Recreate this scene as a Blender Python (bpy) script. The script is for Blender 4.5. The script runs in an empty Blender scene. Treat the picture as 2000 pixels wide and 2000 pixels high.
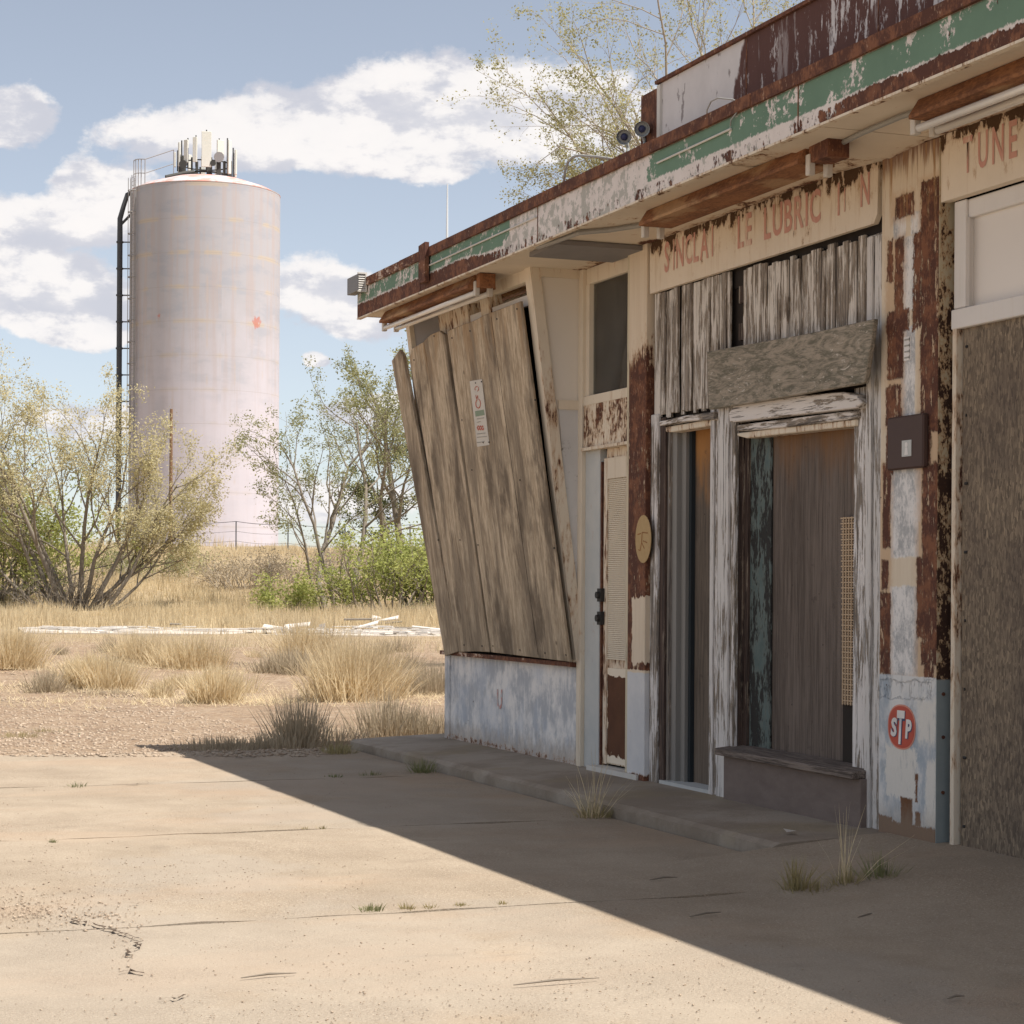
import bpy, math, random
import numpy as np
from math import sin, cos, pi, radians

# ------------------------------------------------------------------ camera, sky, sun, exposure
FOC, YAW, ROLL, HOR = 2050.0, 0.3668, 0.0059, 589.0      # focal length / horizon measured on a 1024 px frame
CAM = np.array([-5.55, 0.0, 1.33])
FW = np.array([sin(YAW), cos(YAW), 0.0])
_r0 = np.array([cos(YAW), -sin(YAW), 0.0]); _u0 = np.array([0, 0, 1.0])
RT = _r0 * cos(ROLL) + _u0 * sin(ROLL)
UP = _u0 * cos(ROLL) - _r0 * sin(ROLL)

scene = bpy.context.scene
col = scene.collection
cam_d = bpy.data.cameras.new('camera'); cam = bpy.data.objects.new('camera', cam_d); col.objects.link(cam)
from mathutils import Matrix, Vector
cam.matrix_world = Matrix(((RT[0], UP[0], -FW[0], CAM[0]), (RT[1], UP[1], -FW[1], CAM[1]), (RT[2], UP[2], -FW[2], CAM[2]), (0, 0, 0, 1)))
cam_d.sensor_width = 36.0
cam_d.lens = FOC / 1024 * 36.0
cam_d.shift_y = (HOR - 512) / 1024
cam_d.clip_end = 9000
scene.camera = cam

SUN = Vector((1.42, -1.50, 3.83)).normalized()           # towards the sun
SUN_EL = math.asin(SUN.z); SUN_ROT = math.atan2(SUN.x, SUN.y)
sd = bpy.data.lights.new('sun', 'SUN'); so = bpy.data.objects.new('sun', sd); col.objects.link(so)
so.rotation_euler = SUN.to_track_quat('Z', 'Y').to_euler()
sd.energy = 5.0; sd.angle = radians(0.53); sd.color = (1.0, 0.945, 0.87)
scene.view_settings.view_transform = 'Standard'; scene.view_settings.look = 'None'
scene.view_settings.gamma = 1.0; scene.view_settings.use_curve_mapping = False
scene.view_settings.exposure = 0.50
SKY_STRENGTH = 0.10
CLOUD_BRIGHT = 8.2

def lin(r, g, b):
    f = lambda v: (v / 255 / 12.92) if v <= 10 else ((v / 255 + 0.055) / 1.055) ** 2.4
    return (f(r), f(g), f(b))

class G:
    """small node-graph helper"""
    def __init__(s, nt): s.nt = nt
    def n(s, t, **k):
        x = s.nt.nodes.new(t)
        for a, b in k.items(): setattr(x, a, b)
        return x
    def put(s, v, sock):
        if isinstance(v, bpy.types.NodeSocket): s.nt.links.new(v, sock)
        elif v is not None:
            if sock.type == 'RGBA' and len(v) == 3: v = (*v, 1)
            sock.default_value = v
    def m(s, op, a, b=None, c=None, clamp=False):
        x = s.n('ShaderNodeMath', operation=op, use_clamp=clamp)
        for i, v in enumerate((a, b, c)):
            if v is not None: s.put(v, x.inputs[i])
        return x.outputs[0]
    def add(s, *a):
        r = a[0]
        for b in a[1:]: r = s.m('ADD', r, b)
        return r
    def mul(s, a, b): return s.m('MULTIPLY', a, b)
    def sub(s, a, b): return s.m('SUBTRACT', a, b)
    def pos(s): return s.n('ShaderNodeNewGeometry').outputs['Position']
    def obj(s): return s.n('ShaderNodeTexCoord').outputs['Object']
    def rnd(s): return s.n('ShaderNodeObjectInfo').outputs['Random']
    def sep(s, v):
        x = s.n('ShaderNodeSeparateXYZ'); s.put(v, x.inputs[0]); return x.outputs[0], x.outputs[1], x.outputs[2]
    def comb(s, x, y, z):
        c = s.n('ShaderNodeCombineXYZ')
        for i, v in enumerate((x, y, z)): s.put(v, c.inputs[i])
        return c.outputs[0]
    def map(s, v, sc=(1, 1, 1), loc=(0, 0, 0), rot=(0, 0, 0)):
        x = s.n('ShaderNodeMapping'); s.put(v, x.inputs[0]); x.inputs[1].default_value = loc
        x.inputs[2].default_value = rot; x.inputs[3].default_value = sc; return x.outputs[0]
    def noise(s, v, scale, det=4, rough=.6, st=None, dist=0, loc=(0, 0, 0), rot=(0, 0, 0)):
        if st or any(loc) or any(rot): v = s.map(v, st or (1, 1, 1), loc, rot)
        x = s.n('ShaderNodeTexNoise'); s.put(v, x.inputs['Vector'])
        x.inputs['Scale'].default_value = scale; x.inputs['Detail'].default_value = det
        x.inputs['Roughness'].default_value = rough; x.inputs['Distortion'].default_value = dist
        return x.outputs[0]
    def vor(s, v, scale, out='Distance', feature='F1', st=None, rand=1.0):
        if st: v = s.map(v, st)
        x = s.n('ShaderNodeTexVoronoi', feature=feature); s.put(v, x.inputs['Vector'])
        x.inputs['Scale'].default_value = scale; x.inputs['Randomness'].default_value = rand
        return x.outputs[out]
    def ss(s, x, lo, hi):
        r = s.n('ShaderNodeMapRange', interpolation_type='SMOOTHSTEP'); s.put(x, r.inputs[0])
        s.put(lo, r.inputs[1]); s.put(hi, r.inputs[2]); return r.outputs[0]
    def lerp(s, x, a, b, lo, hi):
        r = s.n('ShaderNodeMapRange'); s.put(x, r.inputs[0])
        for i, v in zip((1, 2, 3, 4), (a, b, lo, hi)): r.inputs[i].default_value = v
        return r.outputs[0]
    def mix(s, f, a, b, mode='MIX'):
        x = s.n('ShaderNodeMix', data_type='RGBA', blend_type=mode); s.put(f, x.inputs[0]); s.put(a, x.inputs[6]); s.put(b, x.inputs[7])
        return x.outputs[2]
    def ramp(s, x, stops, interp='LINEAR'):
        r = s.n('ShaderNodeValToRGB'); s.put(x, r.inputs[0]); e = r.color_ramp.elements
        r.color_ramp.interpolation = interp
        while len(e) < len(stops): e.new(.5)
        for el, (p, c) in zip(e, stops): el.position = p; el.color = (*c, 1)
        return r.outputs[0]
    def box(s, y, z, y0, y1, z0, z1, n, amp, soft=.012):
        """1 inside the rectangle of the facade, with a ragged edge driven by noise n"""
        d = s.m('MINIMUM', s.m('MINIMUM', s.sub(y, y0), s.sub(y1, y)), s.m('MINIMUM', s.sub(z, z0), s.sub(z1, z)))
        d = s.add(d, s.mul(s.sub(n, .5), amp))
        return s.ss(d, -soft, soft)
    def vmath(s, op, a, b):
        x = s.n('ShaderNodeVectorMath', operation=op); s.put(a, x.inputs[0]); s.put(b, x.inputs[1])
        return x.outputs['Value'] if op in ('DOT_PRODUCT', 'LENGTH', 'DISTANCE') else x.outputs[0]

# ---- the sky: Nishita plus fair-weather cumulus set by direction
world = bpy.data.worlds.new('World'); scene.world = world; world.use_nodes = True
def build_world():
    nt = world.node_tree; nt.nodes.clear(); g = G(nt)
    sky = g.n('ShaderNodeTexSky', sky_type='NISHITA', sun_disc=False, sun_elevation=SUN_EL, sun_rotation=SUN_ROT, altitude=1500)
    sky.air_density = 1.0; sky.dust_density = 1.6; sky.ozone_density = 1.0
    hsv = g.n('ShaderNodeHueSaturation'); hsv.inputs['Saturation'].default_value = .54; hsv.inputs['Value'].default_value = 1.0
    g.put(sky.outputs[0], hsv.inputs['Color'])
    d = g.n('ShaderNodeTexCoord').outputs['Generated']
    x, y, z = g.sep(d)
    az = g.m('ARCTAN2', x, y); el = g.m('ARCSINE', z)
    p = g.comb(g.mul(az, 1.0), g.mul(el, 1.35), 0.0)
    # domain warp so the outlines billow
    w1 = g.sub(g.noise(p, 9, 6, .62, loc=(3.1, 0, .7)), .5); w2 = g.sub(g.noise(p, 9, 6, .62, loc=(8.1, 4, 2.7)), .5)
    fine = g.sub(g.noise(p, 22, 10, .64, loc=(1.7, 2.0, 0)), .5)
    a2 = g.add(az, g.mul(w1, .045)); e2 = g.add(el, g.mul(w2, .030))
    def uv(U, V):
        v = FW + RT * (U - 512) / FOC + UP * (HOR - V) / FOC; v = v / np.linalg.norm(v)
        return math.atan2(v[0], v[1]), math.asin(v[2])
    blobs = [(270, 142, 135, 34, 1), (345, 122, 85, 40, 1.05), (430, 106, 110, 48, 1.1), (540, 118, 120, 46, 1.05), (640, 130, 90, 36, 1),
             (380, 152, 120, 22, .9), (8, 124, 42, 32, .95), (112, 185, 62, 28, .95), (45, 222, 105, 30, .95), (140, 215, 60, 40, .9), (35, 288, 105, 44, 1.08), (-40, 300, 120, 40, 1),
             (60, 330, 80, 22, .8), (322, 296, 56, 36, 1.05), (352, 318, 50, 26, .9), (313, 358, 14, 12, .75), (385, 408, 70, 18, .85), (470, 420, 90, 20, .8), (120, 420, 160, 30, .7), (330, 500, 200, 40, .6)]
    cov = None; low = None
    for U, V, ru, rv, amp in blobs:
        a0, e0 = uv(U, V + 6)
        da = g.m('DIVIDE', g.sub(a2, a0), ru / FOC * 1.10); de = g.m('DIVIDE', g.sub(e2, e0), rv / FOC * 1.06)
        de = g.mul(de, g.lerp(de, -1, 1, 1.25, .85))
        r = g.sub(amp, g.m('SQRT', g.add(g.mul(da, da), g.mul(de, de))))
        cov = r if cov is None else g.m('SMOOTH_MAX', cov, r, .25)
    # the same broken cumulus all round the sky outside the view
    c0, e0 = uv(512, 512)
    out = g.ss(g.m('MAXIMUM', g.m('DIVIDE', g.m('ABSOLUTE', g.sub(az, c0 - .03)), .30), g.m('DIVIDE', g.m('ABSOLUTE', g.sub(el, .14)), .20)), 1.0, 1.6)
    gen = g.sub(g.noise(g.comb(g.mul(x, 1), g.mul(y, 1), g.mul(z, 2.4)), 3.2, 6, .6, loc=(0, 0, 4)), .545)
    cov = g.m('MAXIMUM', cov, g.add(g.mul(gen, 5.0), g.mul(g.sub(out, 1), 4)))
    body = g.add(cov, g.mul(fine, 1.5))
    mask = g.m('POWER', g.ss(body, -.04, .20), .8)
    # tops white, bases faintly grey
    lump = g.noise(g.comb(az, g.mul(el, 1.8), .3), 20, 6, .6)
    shade = g.add(g.mul(g.ss(cov, .0, .9), .10), g.mul(g.sub(lump, .5), .55))
    tops = g.ss(g.sub(g.noise(g.comb(az, g.mul(el, 1.8), .3), 20, 6, .6), g.noise(g.comb(az, g.mul(g.add(el, .012), 1.8), .3), 20, 6, .6)), -.10, .10)
    bright = g.add(.76, shade, g.mul(tops, .24))
    cl = g.mix(g.ss(bright, .72, 1.08), lin(196, 197, 206), lin(238, 234, 232))
    clr = g.mix(1.0, cl, (CLOUD_BRIGHT,) * 3, 'MULTIPLY')
    # thin veil
    fac = g.mul(mask, g.lerp(lump, .3, .7, .88, 1.0))
    c = g.mix(fac, hsv.outputs[0], clr)
    bg = g.n('ShaderNodeBackground'); g.put(c, bg.inputs[0]); bg.inputs[1].default_value = SKY_STRENGTH
    o = g.n('ShaderNodeOutputWorld'); nt.links.new(bg.outputs[0], o.inputs[0])
build_world()

# ------------------------------------------------------------------ measuring: picture point -> point of the place
def _hit(U, V, p0, n):
    d = FW + RT * (U - 512) / FOC + UP * (HOR - V) / FOC
    t = np.dot(np.asarray(p0) - CAM, n) / np.dot(d, n)
    return CAM + d * t
def PX(U, V, x=0.0): p = _hit(U, V, (x, 0, 0), (1, 0, 0)); return float(p[1]), float(p[2])
def PY(U, V, y): p = _hit(U, V, (0, y, 0), (0, 1, 0)); return float(p[0]), float(p[2])
def PG(U, V, z=0.0): p = _hit(U, V, (0, 0, z), (0, 0, 1)); return float(p[0]), float(p[1])
def PD(U, V, Z): d = FW + RT * (U - 512) / FOC + UP * (HOR - V) / FOC; return CAM + d * Z
def YU(U, V=600, x=0.0): return PX(U, V, x)[0]
def ZV(U, V, x=0.0): return PX(U, V, x)[1]

# ------------------------------------------------------------------ mesh helpers
class MB:
    def __init__(s): s.v = []; s.f = []
    def box(s, x0, x1, y0, y1, z0, z1, j=0, rng=None):
        b = len(s.v)
        for z in (z0, z1):
            for x, y in ((x0, y0), (x1, y0), (x1, y1), (x0, y1)):
                if j: x += rng.uniform(-j, j); y += rng.uniform(-j, j); zz = z + rng.uniform(-j, j)
                else: zz = z
                s.v.append((x, y, zz))
        s.f += [(b, b+3, b+2, b+1), (b+4, b+5, b+6, b+7), (b, b+1, b+5, b+4), (b+1, b+2, b+6, b+5), (b+2, b+3, b+7, b+6), (b+3, b, b+4, b+7)]
        return s
    def hexa(s, q):   # 8 corners: 4 of one face in order, then the 4 opposite
        b = len(s.v); s.v += [tuple(map(float, p)) for p in q]
        s.f += [(b+3, b+2, b+1, b), (b+4, b+5, b+6, b+7), (b, b+1, b+5, b+4), (b+1, b+2, b+6, b+5), (b+2, b+3, b+7, b+6), (b+3, b, b+4, b+7)]
        return s
    def prism(s, poly, x0, x1):   # polygon of (y,z) pushed through in x
        b = len(s.v); n = len(poly)
        s.v += [(x0, y, z) for y, z in poly] + [(x1, y, z) for y, z in poly]
        s.f.append(tuple(range(b, b+n))); s.f.append(tuple(range(b+2*n-1, b+n-1, -1)))
        for i in range(n):
            k = (i+1) % n; s.f.append((b+i, b+n+i, b+n+k, b+k))
        return s
    def poly(s, pts):
        b = len(s.v); s.v += [tuple(map(float, p)) for p in pts]; s.f.append(tuple(range(b, b+len(pts)))); return s
    def tube(s, pts, rad, n=6, cap=True):
        pts = [np.array(p, float) for p in pts]
        if not hasattr(rad, '__len__'): rad = [rad]*len(pts)
        b = len(s.v); m = len(pts)
        t0 = pts[min(1, m-1)] - pts[0]; t0 /= np.linalg.norm(t0) + 1e-9
        a = np.cross(t0, (0, 0, 1) if abs(t0[2]) < .9 else (1, 0, 0)); a /= np.linalg.norm(a)
        for i in range(m):
            t = pts[min(i+1, m-1)] - pts[max(i-1, 0)]; t /= np.linalg.norm(t) + 1e-9
            a = a - t*np.dot(a, t); a /= np.linalg.norm(a) + 1e-9; c = np.cross(t, a)
            for k in range(n):
                w = 2*pi*k/n; s.v.append(tuple(pts[i] + (a*cos(w) + c*sin(w))*rad[i]))
        for i in range(m-1):
            for k in range(n):
                k2 = (k+1) % n; s.f.append((b+i*n+k, b+i*n+k2, b+(i+1)*n+k2, b+(i+1)*n+k))
        if cap:
            s.f.append(tuple(b+k for k in range(n-1, -1, -1))); s.f.append(tuple(b+(m-1)*n+k for k in range(n)))
        return s
    def lathe(s, c, prof, n=32, axis='z'):
        b = len(s.v); m = len(prof)
        for r, h in prof:
            for k in range(n):
                w = 2*pi*k/n; s.v.append((c[0]+r*cos(w), c[1]+r*sin(w), c[2]+h))
        for i in range(m-1):
            for k in range(n):
                k2 = (k+1) % n; s.f.append((b+i*n+k, b+i*n+k2, b+(i+1)*n+k2, b+(i+1)*n+k))
        return s
    def mesh(s, name, smooth=False):
        me = bpy.data.meshes.new(name); me.from_pydata(s.v, [], s.f); me.update()
        if smooth: me.polygons.foreach_set('use_smooth', [True]*len(me.polygons))
        return me

def link(name, me, mat, parent=None, bevel=0, **props):
    o = bpy.data.objects.new(name, me); col.objects.link(o)
    if mat is not None:
        me.materials.clear(); me.materials.append(mat)
    if parent is not None:
        o.parent = parent
        if parent.parent is None: o.matrix_parent_inverse = parent.matrix_basis.inverted()
    if bevel:
        b = o.modifiers.new('bevel', 'BEVEL'); b.width = bevel; b.segments = 1; b.limit_method = 'ANGLE'
    for k, v in props.items(): o[k] = v
    return o
def part(name, mb, mat, parent, bevel=0, smooth=False, label=None):
    o = link(name, mb.mesh(name, smooth), mat, parent, bevel)
    if label: o['label'] = label
    return o
def thing(name, loc, label, cat, group=None):
    o = bpy.data.objects.new(name, None); col.objects.link(o); o.location = loc
    o.empty_display_size = .2
    o['label'] = label; o['category'] = cat
    if group: o['group'] = group
    return o
def struct(name, mb_or_me, mat, kind='structure', smooth=False):
    me = mb_or_me.mesh(name, smooth) if isinstance(mb_or_me, MB) else mb_or_me
    return link(name, me, mat, None, 0, kind=kind)
def np_mesh(name, verts, faces):
    """numpy arrays -> mesh; faces (n,3) or (n,4)"""
    me = bpy.data.meshes.new(name); nv, nf, k = len(verts), len(faces), faces.shape[1]
    me.vertices.add(nv); me.vertices.foreach_set('co', np.ascontiguousarray(verts, dtype=np.float32).ravel())
    me.loops.add(nf*k); me.loops.foreach_set('vertex_index', np.ascontiguousarray(faces, dtype=np.int32).ravel())
    me.polygons.add(nf); me.polygons.foreach_set('loop_start', np.arange(0, nf*k, k, dtype=np.int32))
    me.update(calc_edges=True); me.validate(); return me

# ------------------------------------------------------------------ materials
def material(name, fn, rough=.85, spec=.25, metal=0.0):
    m = bpy.data.materials.new(name); m.use_nodes = True; nt = m.node_tree; nt.nodes.clear(); g = G(nt)
    b = g.n('ShaderNodeBsdfPrincipled'); o = g.n('ShaderNodeOutputMaterial'); nt.links.new(b.outputs[0], o.inputs[0])
    b.inputs['Roughness'].default_value = rough; b.inputs['Specular IOR Level'].default_value = spec; b.inputs['Metallic'].default_value = metal
    r = fn(g)
    if isinstance(r, dict):
        g.put(r['c'], b.inputs['Base Color'])
        if 'r' in r: g.put(r['r'], b.inputs['Roughness'])
        if 'h' in r:
            bp = g.n('ShaderNodeBump'); bp.inputs['Strength'].default_value = r.get('s', .6); bp.inputs['Distance'].default_value = r.get('d', .01)
            g.put(r['h'], bp.inputs['Height']); nt.links.new(bp.outputs[0], b.inputs['Normal'])
    else: g.put(r, b.inputs['Base Color'])
    return m
def flat(name, c, rough=.8, spec=.25, metal=0.0, var=.12):
    def fn(g):
        n = g.noise(g.pos(), 7, 5, .6)
        return g.mix(n, tuple(v*(1-var) for v in c), tuple(min(1, v*(1+var)) for v in c))
    return material(name, fn, rough, spec, metal)

RUST_D = (.098, .041, .028); RUST_M = (.215, .092, .050); RUST_O = (.42, .21, .085)
CREAM = (.80, .70, .56); WHITEP = (.78, .75, .73); BLUEW = (.50, .535, .60); GREENP = (.155, .25, .18)

def rust_under(g, P):
    n = g.noise(P, 9, 6, .65); n2 = g.noise(P, 60, 5, .7, st=(1, 1, .5))
    c = g.mix(g.ss(g.add(n, g.mul(g.sub(n2, .5), .6)), .42, .64), RUST_D, RUST_M)
    fl = g.ss(g.add(g.mul(n2, .6), g.mul(g.noise(P, 22, 6, .7, st=(1, 1, .3), loc=(4, 4, 4)), .4)), .575, .62)
    return g.mix(g.mul(fl, .55), c, (.46, .33, .23))
def peeled(g, P, paint, under, push, scale=7, st=(1, 1, 1), edge=RUST_O, thr=.5, crisp=.02, stain=.09, loc=(0, 0, 0)):
    """paint over metal; push > 0 keeps paint, < 0 bares the metal. returns colour, mask"""
    n = g.add(g.mul(g.noise(P, scale, 9, .70, st=st, loc=loc), .62), g.mul(g.noise(P, scale*5.1, 6, .68, st=st), .38))
    n = g.add(n, push) if push is not None else n
    m = g.ss(n, thr-crisp, thr+crisp); halo = g.ss(n, thr+stain, thr)
    c = g.mix(m, under, g.mix(g.mul(halo, .62), paint, edge))
    return c, m

def mat_cream_rust(name, cover=.14, st=(1, 1, .35), drips=.5, base=CREAM):
    def fn(g):
        P = g.pos()
        t = g.mix(g.noise(P, 3, 6, .6), tuple(v*.80 for v in base), base)
        dr = g.noise(P, 16, 6, .7, st=(1, 1, .06))
        t = g.mix(g.mul(g.ss(dr, .52, .72), drips), t, (.40, .25, .12))
        c, m = peeled(g, P, t, rust_under(g, P), cover, 8, st)
        return dict(c=c, h=m, s=.9, d=.005)
    return material(name, fn)

M = {}
M['cream'] = mat_cream_rust('cream_paint', .17, (1, 1, .3), .35)
M['cream_worn'] = mat_cream_rust('worn_cream_paint', .075, (1, 1, .25), .6)
def f_soffit(g):
    P = g.pos(); x, y, z = g.sep(P)
    t = g.mix(g.noise(P, 3, 6, .6), (.62, .53, .42), (.80, .70, .56))
    edge = g.m('MAXIMUM', g.ss(x, -.16, -.01), g.ss(x, -.64, -.72)); n = g.noise(P, 2.2, 6, .66, st=(1, .6, 1), loc=(0, 3, 0))
    push = g.sub(.20, g.add(g.mul(edge, .20), g.mul(g.ss(n, .56, .68), .16)))
    c, m = peeled(g, P, t, rust_under(g, P), push, 9, (1, .5, 1), stain=.12)
    return dict(c=c, h=m, s=.9, d=.005)
M['soffit'] = material('soffit_paint', f_soffit)
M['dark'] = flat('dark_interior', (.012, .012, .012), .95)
M['gap'] = flat('dark_gap_shade', (.035, .028, .024), .95)  # near-black colour standing in for shade in gaps and behind slats

def f_fascia(g):
    P = g.pos(); x, y, z = g.sep(P)
    n1 = g.noise(P, 5, 9, .68); n2 = g.noise(P, 32, 7, .72); nn = g.add(g.mul(n1, .58), g.mul(n2, .42))
    white = g.mix(g.noise(P, 9, 5, .6), (.60, .53, .49), (.82, .76, .72))
    grime = g.ss(g.add(g.noise(P, 14, 7, .7, loc=(0, 3, 0)), g.mul(g.ss(y, 10.4, 11.2), .06)), .53, .60)
    white = g.mix(g.mul(grime, .7), white, (.33, .335, .29))
    # the green band, worn to primer along one stretch
    yw = g.add(y, g.mul(g.sub(n1, .5), 1.0))
    zone = g.mul(g.ss(yw, 10.35, 10.6), g.ss(yw, 12.75, 12.55))     # worn stretch
    far = g.ss(y, 12.6, 13.2)
    gthr = g.add(.440, g.add(g.mul(zone, .26), g.mul(far, .03)))
    farb = g.mul(g.ss(y, 13.0, 13.6), .038)
    inb = g.mul(g.ss(g.add(g.sub(z, farb), g.mul(g.sub(n2, .5), .05)), 3.612, 3.622), g.ss(z, 3.768, 3.762))
    gm = g.mul(inb, g.ss(g.sub(nn, gthr), -.012, .012))
    green = g.mix(g.noise(P, 6, 5, .6), tuple(v*.82 for v in GREENP), tuple(v*1.12 for v in GREENP))
    c = g.mix(gm, white, green)
    # lower strip: brown metal showing through
    lowb = g.ss(g.sub(z, farb), 3.632, 3.585)
    near = g.ss(y, 8.9, 8.0)
    rthr = g.add(g.sub(.535, g.mul(far, .14)), g.mul(near, -.16))
    rn = g.noise(P, 5.5, 8, .70, st=(1, 1, .7), loc=(0, 7.7, 0)); rn = g.add(g.mul(rn, .6), g.mul(g.noise(P, 34, 6, .7, st=(1, 1, .5), loc=(0, 2, 0)), .4))
    rm = g.ss(g.sub(g.add(rn, g.mul(g.sub(lowb, 1), .26)), rthr), -.012, .012)
    top = g.mul(g.ss(z, 3.755, 3.775), g.ss(g.noise(P, 5, 8, .66, loc=(0, 4, 0)), .43, .46))
    rm = g.m('MAXIMUM', rm, top)
    c = g.mix(rm, c, rust_under(g, P))
    return dict(c=c, h=g.sub(1, rm), s=.9, d=.005)
M['fascia'] = material('fascia_paint', f_fascia)

def f_rail(g):
    P = g.pos(); x, y, z = g.sep(P); far = g.ss(y, 13.4, 15.2)
    c, m = peeled(g, P, g.mix(g.noise(P, 8), (.50, .42, .36), (.66, .58, .52)), rust_under(g, P), g.add(-.125, g.mul(far, .09)), 7, (1, .8, 1.6))
    return dict(c=c, h=m, s=.3, d=.003)
M['rail'] = material('rail_rust', f_rail)

def f_parapet(g):
    P = g.pos(); x, y, z = g.sep(P)
    white = g.mix(g.noise(P, 5, 7, .65), (.52, .50, .50), (.74, .71, .71))
    spots = g.ss(g.noise(P, 14, 5, .6, st=(1, 1, .5)), .62, .66); white = g.mix(g.mul(spots, .7), white, (.16, .13, .13))
    brown = g.mix(g.noise(P, 8, 7, .7, st=(1, 1, .15)), (.075, .034, .030), (.145, .072, .060))
    n = g.noise(P, 2.6, 9, .65, st=(1, 1, .6)); drip = g.noise(P, 13, 7, .7, st=(1, 1, .16))
    edge = g.ss(g.add(y, g.add(g.mul(g.sub(n, .5), .5), g.mul(g.sub(z, 4.05), .45))), 9.70, 9.74)
    patch = g.ss(g.add(g.mul(n, .55), g.mul(drip, .45)), .525, .54)
    patch = g.mul(patch, g.ss(y, 9.2, 8.9))
    mk = g.m('MAXIMUM', edge, g.mul(patch, .9))
    ln = g.ss(drip, .56, .63); mk = g.m('MAXIMUM', mk, g.mul(ln, .32))
    sc_ = g.ss(g.add(g.mul(g.noise(P, 7, 8, .72, st=(1, 1, .5), loc=(6, 1, 2)), .6), g.mul(g.noise(P, 48, 6, .7, st=(1, 1, .4)), .4)), .555, .59); mk = g.m('MAXIMUM', mk, g.mul(sc_, .62))
    c = g.mix(mk, brown, white)
    return dict(c=c, h=mk, s=.3, d=.003)
M['parapet'] = material('parapet_paint', f_parapet)
M['brown_metal'] = material('brown_metal', lambda g: rust_under(g, g.pos()))

def f_lowwall(g):
    P = g.pos(); x, y, z = g.sep(P)
    n = g.noise(P, 3.2, 8, .66); n2 = g.noise(P, 11, 7, .7, st=(1, 1, .5))
    base = g.mix(g.ss(g.add(g.mul(n, .6), g.mul(n2, .4)), .42, .58), (.45, .465, .49), (.80, .775, .745))
    bl = g.ss(g.noise(P, 2.1, 6, .6, loc=(4, 1, 0)), .5, .64); base = g.mix(g.mul(bl, .4), base, (.46, .515, .60))
    gr = g.ss(g.noise(P, 5, 7, .7, loc=(1, 5, 3)), .56, .66); base = g.mix(g.mul(gr, .55), base, (.46, .46, .45))
    base = g.mix(g.mul(g.ss(g.noise(P, 26, 6, .7, st=(1, 1, .18)), .52, .64), .45), base, (.80, .79, .77)); sp = g.ss(g.vor(P, 11), .10, .06); base = g.mix(g.mul(sp, g.ss(g.noise(P, 2.5), .54, .60)), base, (.12, .09, .08))
    spl = g.mul(g.ss(g.add(z, g.mul(g.sub(g.noise(P, 16, 7, .72, st=(1, 1, .5)), .5), .35)), .30, .14), .55); base = g.mix(spl, base, (.36, .29, .22)); rstr = g.mul(g.ss(g.noise(P, 30, 6, .7, st=(1, 1, .05)), .60, .68), g.ss(z, .45, .76)); base = g.mix(g.mul(rstr, .5), base, (.42, .26, .15))
    c, m = peeled(g, P, base, rust_under(g, P), g.add(.20, g.mul(g.ss(z, .2, .12), -.15)), 13)
    return dict(c=c, h=m, s=.9, d=.005)
M['lowwall'] = material('blue_white_wall_paint', f_lowwall)

def f_pil_e(g):
    P = g.pos(); x, y, z = g.sep(P)
    n = g.noise(P, 10, 7, .66, st=(1, 1, .4))
    cream = g.mix(g.noise(P, 20, 6, .7, st=(1, 1, .08)), (.60, .47, .34), CREAM)
    blue = g.mix(g.noise(P, 5, 7, .65), (.47, .49, .52), (.76, .74, .72))
    paint = g.mix(g.ss(g.add(z, g.mul(g.sub(n, .5), .02)), .79, .80), blue, cream)
    rustzone = g.mul(g.ss(z, 3.25, 2.55), g.ss(z, .80, .82)); strk = g.noise(P, 34, 6, .7, st=(1, 1, .10))
    whitepatch = g.box(y, z, 11.9, 12.16, .86, 1.28, n, .15)
    push = g.add(g.sub(.20, g.mul(rustzone, .275)), g.mul(whitepatch, .35), g.mul(g.sub(strk, .5), .28))
    push = g.sub(push, g.mul(g.ss(z, .17, .12), .3))
    c, m = peeled(g, P, paint, rust_under(g, P), push, 9, (1, 1, .35))
    ybl = g.ss(y, 12.215, 12.225); c = g.mix(ybl, c, (.60, .52, .38))
    return dict(c=c, h=m, s=.9, d=.005)
M['pilaster'] = material('pilaster_paint', f_pil_e)

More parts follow.
